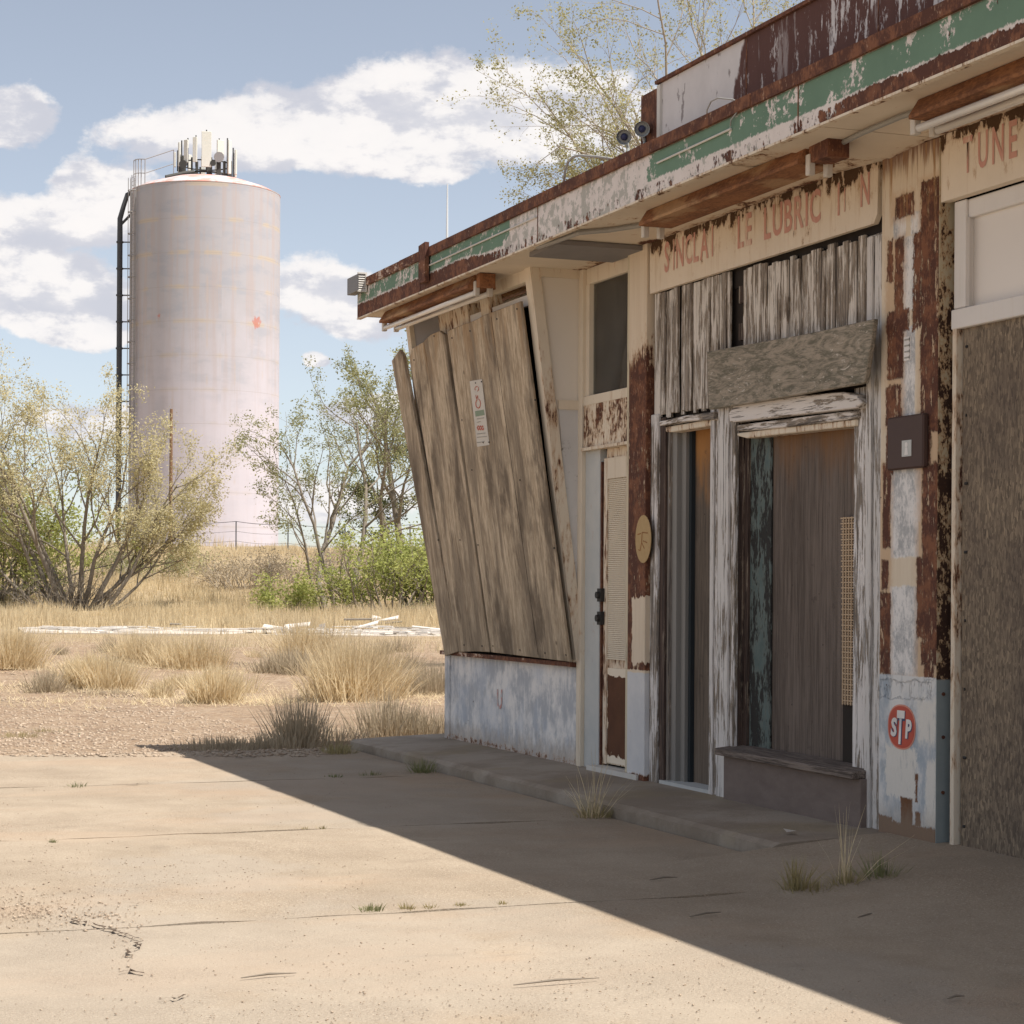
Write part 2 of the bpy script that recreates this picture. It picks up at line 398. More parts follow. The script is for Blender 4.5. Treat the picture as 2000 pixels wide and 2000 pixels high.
def crop_rect(c, x0, x1, y0, y1):
    """patch outlines read off two enlarged crops of the pillar -> extents on its face"""
    ox, oy, k = ((1390, 610, 5.22), (1380, 960, 4.83))[c]
    f = lambda X, Y: PX((ox + X/k - 443)*.9184, (oy + Y/k - 443)*.9184, -.04)
    xm, ym = (x0+x1)/2, (y0+y1)/2
    return f(x1, ym)[0], f(x0, ym)[0], f(xm, y1)[1], f(xm, y0)[1]
def f_pillar(g):
    P = g.pos(); x, y, z = g.sep(P)
    n = g.noise(P, 13, 8, .70, st=(1, 1, .40)); ns = g.noise(P, 64, 6, .72, st=(1, 1, .6)); na = g.add(g.mul(n, .52), g.mul(ns, .48))
    st_ = g.noise(P, 30, 6, .7, st=(1, 1, .06))
    cream = g.mix(st_, (.58, .47, .34), (.80, .71, .58))
    grey = g.mix(g.ss(g.add(g.mul(g.noise(P, 9, 9, .72, st=(1, 1, .6)), .6), g.mul(ns, .4)), .41, .57), (.40, .405, .41), (.78, .755, .73))
    blue = g.mix(g.ss(g.noise(P, 5, 8, .68, st=(1, 1, .5)), .40, .6), (.37, .42, .47), (.70, .69, .67))
    B = lambda c_, x0, x1, y0, y1, amp=.10, soft=.006: g.box(y, z, *crop_rect(c_, x0, x1, y0, y1), na, amp, soft)
    def U_(items):
        r = None
        for it in items: v = B(*it); r = v if r is None else g.m('MAXIMUM', r, v)
        return r
    c = cream
    c = g.mix(U_(((0, 185, 255, 470, 890), (0, 135, 205, 355, 485), (0, 235, 292, 330, 460), (0, 178, 258, 985, 1515, .07), (0, 118, 292, 1795, 2100, .06), (1, 160, 308, -60, 435, .06), (1, 152, 303, 585, 1085, .07))), c, grey)
    rust = U_(((0, 290, 408, 150, 1500, .13), (0, 148, 248, 235, 358), (0, 142, 192, 485, 910), (0, 102, 132, 490, 720, .16), (0, 98, 222, 895, 1015), (0, 100, 188, 1000, 1280), (0, 92, 178, 1320, 1545, .14), (0, 248, 296, 450, 1000, .17), (0, 98, 135, 1530, 1820, .12), (0, 300, 404, 1480, 1580), (0, 300, 345, 1560, 2000, .13), (0, 345, 402, 1800, 2000, .13),
               (1, 118, 158, -60, 385, .08), (1, 112, 147, 450, 600, .09), (1, 103, 158, 620, 1050, .09), (1, 105, 262, 1080, 1175, .12), (1, 266, 372, 1085, 1178, .12), (1, 322, 404, -60, 1000, .12), (1, 296, 330, 430, 860, .13), (1, 335, 385, 960, 1080, .1)))
    fl = g.ss(g.add(g.mul(g.noise(P, 34, 7, .68, st=(1, 1, .35)), .7), g.mul(st_, .3)), .56, .585); rust = g.mul(rust, g.sub(1, g.mul(fl, .8)))
    halo = U_(((0, 275, 415, 130, 2000, .16, .04), (0, 130, 255, 220, 375, .16, .03), (0, 90, 200, 480, 1560, .16, .03), (1, 95, 165, -60, 1070, .16, .03), (1, 290, 410, -60, 1100, .16, .04), (1, 95, 380, 1060, 1185, .16, .03)))
    c = g.mix(g.mul(halo, .6), c, (.50, .30, .15))
    c = g.mix(rust, c, rust_under(g, P))
    top = g.ss(g.add(z, g.mul(g.sub(st_, .5), .5)), 3.40, 3.52); c = g.mix(g.mul(top, .85), c, (.16, .065, .035))
    c = g.mix(g.mul(g.ss(z, 3.0, 3.4), g.mul(g.ss(st_, .5, .62), .6)), c, (.42, .25, .11))
    lowc = blue
    lowc = g.mix(U_(((1, 130, 300, 1430, 1700, .22, .012), (1, 300, 398, 1180, 1420, .2, .03), (1, 345, 398, 1500, 1850, .16, .015))), lowc, g.mix(ns, (.66, .63, .57), (.76, .73, .68)))
    lowc = g.mix(g.mul(g.ss(g.noise(P, 20, 7, .7, st=(1, 1, .25)), .56, .66), .5), lowc, (.34, .36, .37))
    lr = U_(((1, 80, 392, 1835, 1960, .13), (1, 212, 272, 1700, 1900, .07), (1, 80, 165, 1790, 1900, .09), (1, 284, 304, 1570, 1610, .05), (1, 288, 300, 1600, 1720, .09), (1, 290, 315, 1780, 1850, .09)))
    lowc = g.mix(lr, lowc, g.mix(ns, (.10, .048, .028), (.22, .10, .045)))
    spl = g.mul(g.ss(g.add(z, g.mul(g.sub(na, .5), .35)), .32, .16), .4); lowc = g.mix(spl, lowc, (.36, .30, .23))
    seam = g.ss(g.add(z, g.mul(g.sub(ns, .5), .012)), .905, .912)
    c = g.mix(seam, lowc, c)
    chips = g.ss(g.vor(P, 16), .09, .06); c = g.mix(g.mul(chips, g.ss(g.noise(P, 3), .52, .58)), c, (.10, .05, .035))
    return dict(c=c, h=g.sub(1, rust), s=.9, d=.005)
M['pillar'] = material('pillar_paint', f_pillar)

def f_pillar_side(g):
    P = g.pos(); x, y, z = g.sep(P)
    up, m = peeled(g, P, (.50, .43, .30), (.05, .026, .018), g.add(.0, g.mul(g.ss(z, 2.6, 3.2), .06)), 18, (1, 1, .5))
    lo = g.mix(g.noise(P, 6, 6, .65), (.20, .235, .235), (.31, .35, .36))
    return g.mix(g.ss(z, .895, .905), lo, up)
M['pillar_side'] = material('pillar_side_paint', f_pillar_side)

def grain(g, P, sc=1.0, axis='z'):
    st = {'z': (1, 1, .035), 'y': (1, .05, 1)}[axis]
    return g.add(g.mul(g.noise(P, 42*sc, 8, .74, st=st, dist=.5), .5), g.mul(g.noise(P, 120*sc, 5, .7, st=st), .5))
def mat_peelwood(name, push, wood_d=(.11, .095, .082), wood_l=(.30, .265, .235), paint=(.80, .745, .69), axis='z', sc=1.0):
    def fn(g):
        P = g.pos(); gr = grain(g, P, sc, axis)
        wood = g.mix(g.ss(gr, .41, .59), wood_d, wood_l)
        st = {'z': (1, 1, .08), 'y': (1, .10, 1)}[axis]
        n = g.add(g.mul(g.noise(P, 30*sc, 8, .74, st=st, dist=.3), .6), g.add(g.mul(g.noise(P, 5, 5, .6, st={'z': (1, 1, .5), 'y': (1, .5, 1)}[axis]), .25), g.mul(gr, .15)))
        r = g.rnd(); n = g.add(n, g.mul(g.sub(r, .5), .05))
        m = g.ss(g.add(n, push), .485, .515)
        pc = g.mix(g.noise(P, 12, 5, .6, st=st), tuple(v*.78 for v in paint), paint)
        edge = g.mul(g.ss(g.add(n, push), .44, .49), .7)
        c = g.mix(edge, wood, (.34, .27, .20)); c = g.mix(m, c, pc)
        ck = g.ss(g.noise(P, 70*sc, 5, .7, st={'z': (1, 1, .018), 'y': (1, .025, 1)}[axis], loc=(2, 3, 1)), .585, .62); c = g.mix(g.mul(ck, .8), c, (.05, .04, .034))
        return dict(c=c, h=g.add(g.mul(m, .8), g.mul(gr, .6)), s=.7, d=.004)
    return material(name, fn)
M['slat'] = mat_peelwood('peeling_white_slat', -.004, (.085, .068, .055), (.36, .31, .265), (.76, .70, .63), sc=1.25)
M['whitewood'] = mat_peelwood('peeling_white_trim', -.005, sc=1.2, paint=(.80, .76, .73))
M['whitewood2'] = mat_peelwood('sound_white_trim', .05, sc=1.2, paint=(.72, .69, .66))
M['greywood'] = mat_peelwood('grey_bare_timber', -.06, paint=(.50, .47, .45))
M['sillwood'] = mat_peelwood('brown_bare_sill', -.12, (.085, .066, .056), (.235, .19, .16), (.5, .47, .45), axis='y')
M['lintel'] = mat_peelwood('peeling_white_lintel', .012, axis='y', paint=(.82, .76, .71))
M['darkwood'] = mat_peelwood('dark_jamb_timber', -.085, (.034, .023, .020), (.11, .075, .06), (.50, .44, .36))
def f_greyplank(g):
    P = g.pos(); wx = g.noise(P, 2.2, 4, .6, st=(1, .5, 1.6))
    v = g.noise(P, 11, 7, .66, st=(1, .22, 1), dist=3.5)
    k = g.add(g.mul(v, .6), g.mul(g.noise(P, 60, 6, .72, st=(1, .14, 1), dist=1.5), .4))
    c = g.mix(g.ss(k, .40, .60), (.15, .138, .104), (.37, .315, .25))
    wh = g.ss(g.noise(P, 20, 8, .7, st=(1, .28, 1), dist=2.6, loc=(0, 0, 5)), .60, .635); wh = g.mul(wh, g.ss(g.noise(P, 3, 3, .5), .40, .55))
    c = g.mix(g.mul(wh, .85), c, (.66, .60, .53))
    return dict(c=c, h=k, s=.7, d=.005)
M['greyplank'] = material('grey_weathered_plank', f_greyplank, .9)

def mat_boards(name, d, l, seed):
    def fn(g):
        P = g.pos(); r = g.rnd()
        gr = g.add(g.mul(g.noise(P, 26, 8, .7, st=(1, 1, .045), dist=.8, loc=(seed, seed, seed)), .6), g.mul(g.noise(P, 85, 5, .72, st=(1, 1, .03)), .4))
        c = g.mix(g.ss(gr, .39, .61), d, l)
        band = g.noise(P, 5.0, 5, .6, st=(1, 1, .12), loc=(seed, 0, 0)); c = g.mix(g.mul(g.ss(band, .44, .62), .65), c, (.165, .13, .096))
        stain = g.noise(P, 3.1, 7, .66, st=(1, 1, .42), loc=(2, seed, 0)); c = g.mix(g.mul(g.ss(stain, .50, .66), .85), c, (.13, .10, .072))
        x, y, z = g.sep(P); lowz = g.mul(g.ss(z, 1.5, .85), .3); c = g.mix(g.mul(lowz, g.noise(P, 8, 5)), c, (.12, .09, .06))
        warm = g.mul(g.ss(z, 2.75, 3.25), g.ss(g.noise(P, 9, 6, .66, st=(1, 1, .2)), .45, .62)); c = g.mix(g.mul(warm, .55), c, (.34, .20, .09))
        c = g.mix(g.mul(g.ss(r, .2, 1.0), .25), c, (.16, .12, .085))
        kn = g.ss(g.vor(P, 2.6, st=(1, 1, .8)), .045, .02); c = g.mix(g.mul(kn, .7), c, (.06, .045, .03))
        return dict(c=c, h=gr, s=.55, d=.004)
    return material(name, fn, .9)
M['boards'] = mat_boards('tan_weathered_board', (.36, .275, .185), (.70, .575, .42), 3.0)
def mat_ply(name, d, l, warm):
    def fn(g):
        P = g.pos(); x, y, z = g.sep(P)
        gr = g.add(g.mul(g.noise(P, 34, 8, .7, st=(1, 1, .03), dist=.5), .6), g.mul(g.noise(P, 4, 6, .65, st=(1, 1, .3)), .4))
        gr = g.add(g.mul(gr, .6), g.mul(g.noise(P, 110, 5, .7, st=(1, 1, .03)), .4)); c = g.mix(g.ss(gr, .40, .60), d, l)
        nl = g.ss(g.vor(P, 7), .05, .03); c = g.mix(g.mul(nl, .8), c, (.03, .022, .018))
        n = g.noise(P, 7, 6, .7, st=(1, 1, .25))
        c = g.mix(g.mul(g.ss(g.add(z, g.mul(g.sub(n, .5), .9)), 1.85, 2.32), .75), c, warm)
        c = g.mix(g.mul(g.ss(g.noise(P, 12, 5, .65), .60, .72), .45), c, (.045, .034, .03))
        return dict(c=c, h=gr, s=.9, d=.005)
    return material(name, fn, .85)
M['ply'] = mat_ply('brown_grey_plywood', (.085, .066, .054), (.185, .148, .125), (.22, .105, .038))
M['ply_orange'] = mat_ply('brown_plywood_slab', (.085, .068, .054), (.18, .142, .11), (.45, .20, .05))
def f_bulkhead(g):
    P = g.pos(); n = g.noise(P, 12, 8, .7, st=(1, .4, 1)); c = g.mix(n, (.12, .092, .08), (.25, .20, .175))
    s = g.ss(g.noise(P, 55, 6, .7), .58, .7); return dict(c=g.mix(g.mul(s, .5), c, (.25, .22, .2)), h=n, s=.5, d=.004)
M['bulkhead'] = material('brown_bulkhead', f_bulkhead)
def f_teal(g):
    P = g.pos(); c, m = peeled(g, P, g.mix(g.noise(P, 9, 6), (.055, .085, .082), (.155, .20, .195)), (.035, .034, .032), .01, 9, (1, 1, .3), edge=(.16, .17, .15))
    return dict(c=c, h=m, s=.9, d=.005)
M['teal'] = material('teal_peeling_board', f_teal)
M['tealdark'] = flat('blue_black_slot', (.03, .036, .04), .9)
M['frame_grey'] = material('grey_painted_frame', lambda g: g.mix(g.noise(g.pos(), 14, 6, .65, st=(1, 1, .06)), (.19, .18, .165), (.30, .285, .265)), .6)
def f_osb(g):
    P = g.pos(); x, y, z = g.sep(P); q = g.comb(y, g.mul(z, 1), 0.0)
    cols = None; hs = None
    for i, (rot, sc) in enumerate(((.15, 1.0), (-.28, 1.15), (.45, .9))):
        v = g.map(q, (92*sc, 32*sc, 1), (i*3.3, i*1.7, 0), (0, 0, rot))
        vv = g.n('ShaderNodeTexVoronoi', feature='F1'); g.put(v, vv.inputs[0]); vv.inputs['Scale'].default_value = 1.0
        cr, cg, cb = g.sep(vv.outputs['Color'])
        if cols is None: cols, hs = cr, cg
        else:
            t = g.ss(cb, .42, .46); 
            mx = g.n('ShaderNodeMix', data_type='FLOAT'); g.put(t, mx.inputs[0]); g.put(cols, mx.inputs[2]); g.put(cr, mx.inputs[3]); cols = mx.outputs[0]
            mx = g.n('ShaderNodeMix', data_type='FLOAT'); g.put(t, mx.inputs[0]); g.put(hs, mx.inputs[2]); g.put(cg, mx.inputs[3]); hs = mx.outputs[0]
    fine = g.noise(P, 90, 4, .6, st=(1, 1, .15))
    k = g.add(g.mul(cols, .36), g.mul(fine, .42), g.mul(g.noise(P, 200, 3, .7, st=(1, 1, .3)), .22), -.03)
    c = g.ramp(k, [(0.08, (.045, .038, .034)), (.3, (.135, .105, .078)), (.6, (.27, .21, .15)), (.95, (.56, .44, .29))])
    big = g.noise(P, 1.6, 5, .6); c = g.mix(g.mul(g.ss(big, .45, .7), .45), c, (.075, .058, .055))
    return dict(c=c, h=hs, s=.8, d=.006)
M['osb'] = material('strand_board', f_osb, .9)
def f_sign(g):
    P = g.pos(); x, y, z = g.sep(P)
    c = g.mix(g.noise(P, 4, 6, .6), (.66, .56, .44), (.82, .72, .59))
    dr = g.noise(P, 24, 7, .72, st=(1, 1, .09)); h = g.ss(z, 3.2, 3.62)
    c = g.mix(g.mul(g.ss(dr, .52, .66), g.add(.15, g.mul(h, .55))), c, (.42, .25, .11))
    n = g.add(g.noise(P, 12, 8, .7, st=(1, 1, .5)), g.mul(g.ss(z, 3.40, 3.56), .21)); m = g.ss(n, .665, .69)
    halo = g.ss(n, .57, .67); c = g.mix(g.mul(halo, .5), c, (.38, .20, .08))
    c = g.mix(m, c, (.085, .045, .022))
    return dict(c=c, h=g.sub(1, m), s=.9, d=.005)
M['sign'] = material('sign_board_paint', f_sign)
def f_letter(g):
    P = g.pos(); x, y, z = g.sep(P)
    base = g.mix(g.noise(P, 4, 6, .6), (.66, .56, .44), (.80, .70, .57))
    n = g.add(g.noise(P, 13, 7, .7, st=(1, 1, .22)), g.mul(g.sub(g.rnd(), .5), .10))
    m = g.ss(n, .74, .52); red = g.mix(g.noise(P, 20, 4, .6, st=(1, 1, .3)), (.50, .20, .16), (.62, .32, .26))
    return g.mix(g.mul(m, .86), base, red)
M['letter'] = material('faded_red_lettering', f_letter)
def f_casing(g):
    P = g.pos(); n = g.noise(P, 6, 8, .7, st=(1, .5, 1)); n2 = g.noise(P, 55, 6, .72, st=(1, .5, 1)); nz = g.sep(g.n('ShaderNodeNewGeometry').outputs['Normal'])[2]
    c = g.mix(g.ss(g.add(g.mul(n, .5), g.mul(n2, .5)), .40, .60), (.155, .068, .038), (.33, .15, .07))
    pale = g.ss(g.noise(P, 3.2, 6, .6, st=(1, .5, 1), loc=(3, 0, 0)), .50, .60); x, y, z = g.sep(P)
    return g.mix(g.mul(pale, .6), c, g.mix(n2, (.40, .24, .12), (.60, .42, .25)))
M['casing'] = material('rusted_light_casing', f_casing)
M['tube'] = flat('fluorescent_tube_glass', (.78, .74, .68), .25, .5)
M['socket'] = flat('lamp_socket', (.60, .55, .48), .5)
def mat_glass():
    m = bpy.data.materials.new('window_glass'); m.use_nodes = True; nt = m.node_tree; nt.nodes.clear(); g = G(nt)
    t = g.n('ShaderNodeBsdfTransparent'); t.inputs[0].default_value = (.78, .80, .78, 1); s = g.n('ShaderNodeBsdfGlossy'); s.inputs['Roughness'].default_value = .05
    d = g.n('ShaderNodeBsdfDiffuse'); d.inputs[0].default_value = (.35, .33, .30, 1); fr_ = g.n('ShaderNodeFresnel'); fr_.inputs[0].default_value = 1.5
    m1 = g.n('ShaderNodeMixShader'); g.put(g.mul(g.noise(g.pos(), 3, 5, .6), .30), m1.inputs[0]); m2 = g.n('ShaderNodeMixShader'); nt.links.new(fr_.outputs[0], m2.inputs[0]); o = g.n('ShaderNodeOutputMaterial')
    nt.links.new(t.outputs[0], m1.inputs[1]); nt.links.new(d.outputs[0], m1.inputs[2]); nt.links.new(m1.outputs[0], m2.inputs[1]); nt.links.new(s.outputs[0], m2.inputs[2]); nt.links.new(m2.outputs[0], o.inputs[0]); return m
M['glass'] = mat_glass()
M['curtain'] = material('grey_curtain', lambda g: g.mix(g.ss(g.noise(g.pos(), 9, 4, .6, st=(1, 1, .05)), .35, .7), (.42, .40, .34), (.80, .77, .68)), .95)
def f_louvre(g):
    return g.mix(g.noise(g.pos(), 5, 5, .6), (.68, .59, .46), (.80, .71, .57))
M['louvre'] = material('cream_louvre', f_louvre)
def f_kick(g):
    P = g.pos(); x, y, z = g.sep(P); n = g.noise(P, 8, 7, .68); b = g.box(y, z, 12.2, 12.74, .20, .75, n, .16)
    c, m = peeled(g, P, CREAM, g.mix(g.noise(P, 9, 6), (.075, .032, .018), (.15, .065, .032)), g.sub(.22, g.mul(b, .36)), 8)
    return dict(c=c, h=m, s=.9, d=.005)
M['kick'] = material('rusted_kick_panel', f_kick)
M['rustsign'] = mat_cream_rust('rust_lettered_panel', .02, (1, 1, .5), .5)
M['whitepanel'] = material('white_board', lambda g: g.mix(g.noise(g.pos(), 2, 5, .6), (.74, .69, .64), (.80, .75, .70)), .7)
M['whiteframe'] = mat_cream_rust('white_window_frame', .24, (1, 1, .4), .1, (.80, .76, .72))
M['cheek'] = material('cheek_paint', lambda g: g.mix(g.noise(g.pos(), 2.5, 6, .6), (.72, .66, .58), (.80, .74, .66)), .75)
def f_cheeklow(g):
    P = g.pos(); c, m = peeled(g, P, g.mix(g.noise(P, 4, 6), (.52, .51, .50), (.70, .69, .68)), (.05, .048, .045), .14, 9, edge=(.30, .29, .27)); return c
M['cheeklow'] = material('stained_cheek_paint', f_cheeklow)
M['greypanel'] = flat('grey_hardboard', (.235, .22, .215), .85)
M['bluegrey'] = material('blue_grey_jamb_paint', lambda g: peeled(g, g.pos(), g.mix(g.noise(g.pos(), 4, 7, .65), (.38, .42, .43), (.64, .62, .58)), rust_under(g, g.pos()), .17, 10, (1, 1, .4))[0])
M['meshwicker'] = material('tan_mesh_strip', lambda g: g.mix(g.noise(g.pos(), 10), (.46, .33, .21), (.60, .46, .32)))
M['lock'] = flat('black_iron', (.035, .033, .032), .6)
M['paper'] = flat('notice_paper', (.60, .56, .50), .8)
M['ink_green'] = flat('notice_green', (.24, .30, .22)); M['ink_red'] = flat('notice_red', (.55, .20, .16)); M['ink_grey'] = flat('notice_grey', (.36, .35, .32))
M['sticker_red'] = flat('sticker_red', (.48, .075, .045), .5, var=.28); M['sticker_edge'] = flat('sticker_edge', (.62, .26, .19), .5, var=.28)
M['sticker_white'] = flat('sticker_white', (.72, .69, .66), .5, var=.28); M['sticker_navy'] = flat('sticker_navy', (.05, .055, .12), .5)
M['sticker_yellow'] = material('sticker_yellow', lambda g: g.mix(g.noise(g.pos(), 26, 5, .65), (.40, .265, .12), (.52, .375, .20)))
M['sticker_line'] = flat('sticker_line', (.34, .17, .07))
M['meterbox'] = flat('brown_box_paint', (.075, .045, .038), .6)
M['graffiti'] = material('faded_red_mark', lambda g: g.mix(g.ss(g.noise(g.pos(), 22, 6, .7), .42, .56), (.52, .5, .5), (.55, .30, .27)))
M['pipe'] = flat('grey_conduit', (.30, .29, .27), .5, .4)
M['vent'] = flat('pale_vent_paint', (.60, .575, .53), .6); M['ventgrey'] = flat('grey_vent_side', (.23, .23, .235), .7)
M['flood'] = flat('flood_lamp_metal', (.36, .38, .38), .4, .5)
M['roof'] = flat('roof_felt', (.10, .095, .09), .95)
M['whitemetal'] = flat('white_thin_pole', (.75, .75, .74), .5)

# ground
def f_slab(g):
    P = g.pos(); x, y, z = g.sep(P)
    big = g.noise(P, .55, 6, .62); mid = g.noise(P, 2.6, 7, .68, st=(1.0, .8, 1)); fine = g.noise(P, 60, 5, .7); r = g.rnd()
    c = g.mix(g.ss(g.add(g.mul(big, .5), g.mul(mid, .5)), .36, .64), (.285, .226, .163), (.385, .314, .234))
    c = g.mix(g.mul(g.sub(r, .3), .25), c, (.33, .275, .21))
    gv = g.noise(P, .9, 7, .7, loc=(3, 9, 0)); s0 = g.noise(P, 95, 3, .7); s1 = g.noise(P, 70, 2, .6, loc=(5, 5, 5))
    gm = g.mul(g.ss(gv, .46, .60), g.ss(s0, .50, .60)); c = g.mix(g.mul(gm, .7), c, g.mix(g.ss(s1, .4, .6), (.27, .19, .13), (.56, .45, .335)))
    c = g.mix(g.mul(g.ss(fine, .50, .68), .42), c, (.20, .155, .115)); c = g.mix(g.mul(g.ss(g.noise(P, 110, 3, .7), .53, .66), .5), c, (.56, .48, .38))
    wash = g.ss(g.noise(P, .55, 6, .65, st=(.5, 1.3, 1), loc=(2, 8, 0)), .48, .64); c = g.mix(g.mul(wash, .45), c, (.40, .29, .20))
    st = g.ss(g.noise(P, 1.7, 7, .7, st=(.5, 1.6, 1), loc=(7, 1, 0)), .60, .72); c = g.mix(g.mul(st, .40), c, (.20, .158, .118)); ol = g.ss(g.noise(P, .75, 5, .6, loc=(1, 4, 6)), .66, .72); c = g.mix(g.mul(ol, .35), c, (.13, .105, .085)); cem = g.ss(g.noise(P, .35, 5, .6, loc=(8, 2, 1)), .52, .60); c = g.mix(g.mul(cem, .4), c, (.36, .315, .26))
    edge = g.m('ABSOLUTE', g.sub(g.m('FRACT', g.m('DIVIDE', g.sub(y, 8.02), 2.89)), .0))
    h = g.add(g.mul(fine, .7), g.mul(s0, .6), g.add(g.mul(gm, .8), g.mul(mid, .8)))
    return dict(c=c, h=h, s=.5, d=.010)
M['slab'] = material('tan_concrete', f_slab, .92, .2)
def f_walk(g):
    P = g.pos(); n = g.noise(P, 1.6, 7, .68); f = g.noise(P, 50, 5, .7)
    c = g.mix(g.ss(n, .38, .62), (.265, .215, .165), (.36, .305, .245)); c = g.mix(g.mul(g.ss(f, .55, .7), .4), c, (.18, .14, .11))
    yl = g.ss(g.noise(P, 1.1, 5, .6, loc=(5, 2, 0)), .52, .66); c = g.mix(g.mul(yl, .35), c, (.30, .235, .13))
    return dict(c=c, h=g.add(g.mul(n, .6), f), s=.6, d=.010)
M['walk'] = material('walk_concrete', f_walk, .92, .2)
def f_dirt(g):
    P = g.pos(); x, y, z = g.sep(P)
    n = g.noise(P, 1.3, 7, .68); f = g.noise(P, 38, 6, .72); s0, s1, s2 = g.sep(g.vor(P, 26, 'Color'))
    c = g.mix(g.ss(n, .36, .64), (.30, .205, .135), (.40, .29, .195)); c = g.mix(g.mul(g.ss(s0, .35, .6), .6), c, g.mix(s1, (.20, .135, .09), (.56, .44, .32))); t0, t1, t2 = g.sep(g.vor(P, 9, 'Color')); c = g.mix(g.mul(g.ss(t0, .7, .9), .55), c, g.mix(t1, (.17, .12, .085), (.50, .40, .30)))
    c = g.mix(g.mul(g.ss(f, .52, .7), .35), c, (.19, .135, .09))
    dist = g.vmath('DOT_PRODUCT', P, tuple(FW)); far = g.ss(dist, 40, 62)
    straw = g.mix(g.noise(P, .8, 6, .7), (.33, .25, .145), (.47, .37, .235)); c = g.mix(g.mul(far, g.lerp(n, .3, .6, .6, 1)), c, straw)
    return dict(c=c, h=g.add(f, g.mul(s0, .7), g.mul(t0, .5)), s=.9, d=.03)
M['dirt'] = material('pinkish_gravel_dirt', f_dirt, .95, .1)
M['crackfill'] = flat('crack_dirt', (.085, .06, .042), .95)
M['pebble'] = material('pebbles', lambda g: g.mix(g.vor(g.pos(), 30, 'Color'), (.26, .19, .135), (.50, .40, .30)), .9)
M['whitedebris'] = flat('bleached_debris', (.60, .56, .51), .8, var=.25); M['strip'] = flat('pale_concrete_edge', (.52, .46, .39), .9)

def mat_leaf(name, a, b, tr=.35):
    m = bpy.data.materials.new(name); m.use_nodes = True; nt = m.node_tree; nt.nodes.clear(); g = G(nt)
    P = g.pos(); n = g.noise(P, 1.2, 4, .6); n2 = g.noise(P, 23, 2, .5)
    c = g.mix(g.ss(g.add(g.mul(n, .5), g.mul(n2, .5)), .36, .64), a, b)
    d = g.n('ShaderNodeBsdfDiffuse'); t = g.n('ShaderNodeBsdfTranslucent'); mx = g.n('ShaderNodeMixShader'); o = g.n('ShaderNodeOutputMaterial')
    g.put(c, d.inputs[0]); g.put(c, t.inputs[0]); mx.inputs[0].default_value = tr
    nt.links.new(d.outputs[0], mx.inputs[1]); nt.links.new(t.outputs[0], mx.inputs[2]); nt.links.new(mx.outputs[0], o.inputs[0])
    return m
M['leaf_olive'] = mat_leaf('olive_yellow_leaf', (.49, .445, .255), (.69, .62, .40), .5)
M['leaf_green'] = mat_leaf('fresh_green_leaf', (.29, .33, .10), (.52, .53, .20), .5)
M['leaf_pale'] = mat_leaf('pale_grey_green_leaf', (.22, .235, .11), (.42, .40, .21), .5)
M['leaf_dark'] = mat_leaf('dark_green_leaf', (.10, .115, .05), (.19, .20, .095), .45)
M['leaf_roof'] = mat_leaf('small_olive_leaf', (.30, .29, .13), (.50, .465, .24), .5)
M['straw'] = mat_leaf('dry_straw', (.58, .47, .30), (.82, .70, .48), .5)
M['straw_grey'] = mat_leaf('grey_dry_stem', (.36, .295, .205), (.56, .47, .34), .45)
M['weed'] = mat_leaf('olive_weed', (.27, .235, .11), (.48, .40, .22), .5)
M['weed_green'] = mat_leaf('green_weed', (.17, .185, .085), (.33, .33, .17), .5)
M['bark'] = material('grey_brown_bark', lambda g: g.mix(g.noise(g.pos(), 12, 5, .6), (.15, .125, .10), (.30, .26, .21)), .95)
M['bark_pale'] = material('pale_twig_bark', lambda g: g.mix(g.noise(g.pos(), 12, 5, .6), (.30, .26, .205), (.46, .40, .33)), .95)

# ------------------------------------------------------------------ lettering helper
def glyph(ch, size, shear=0.0, bold=0.0):
    cu = bpy.data.curves.new('glyph', 'FONT'); cu.body = ch; cu.size = size; cu.shear = shear; cu.offset = bold; cu.resolution_u = 3
    o = bpy.data.objects.new('glyph', cu); col.objects.link(o)
    dg = bpy.context.evaluated_depsgraph_get(); me = bpy.data.meshes.new_from_object(o.evaluated_get(dg))
    bpy.data.objects.remove(o); bpy.data.curves.remove(cu)
    return me
def facade_text(text, y_left, y_right, z0, z1, x, mat, parent, name='letter', bold=.012, slope=0.0, dy_raise=0.0):
    """separate flat letters on the facade (plane x), reading towards -y"""
    adv = []; ms = []
    for ch in text:
        if ch == ' ': adv.append(.45); ms.append(None); continue
        me = glyph(ch, 1.0, bold=bold); vs = np.array([v.co[:2] for v in me.vertices]); mn, mxx = vs.min(0), vs.max(0)
        adv.append((mxx[0]-mn[0]) + .12); ms.append((me, mn, mxx))
    tot = sum(adv); k = (y_left - y_right)/tot; cur = 0
    for a, t in zip(adv, ms):
        if t:
            me, mn, mxx = t; h = mxx[1]-mn[1]
            for v in me.vertices:
                u = (v.co.x - mn[0] + cur)*k; w = (v.co.y - mn[1])/h*(z1-z0)
                v.co = (x, y_left - u, z0 + w + slope*u)
            link(name, me, mat, parent)
        cur += a

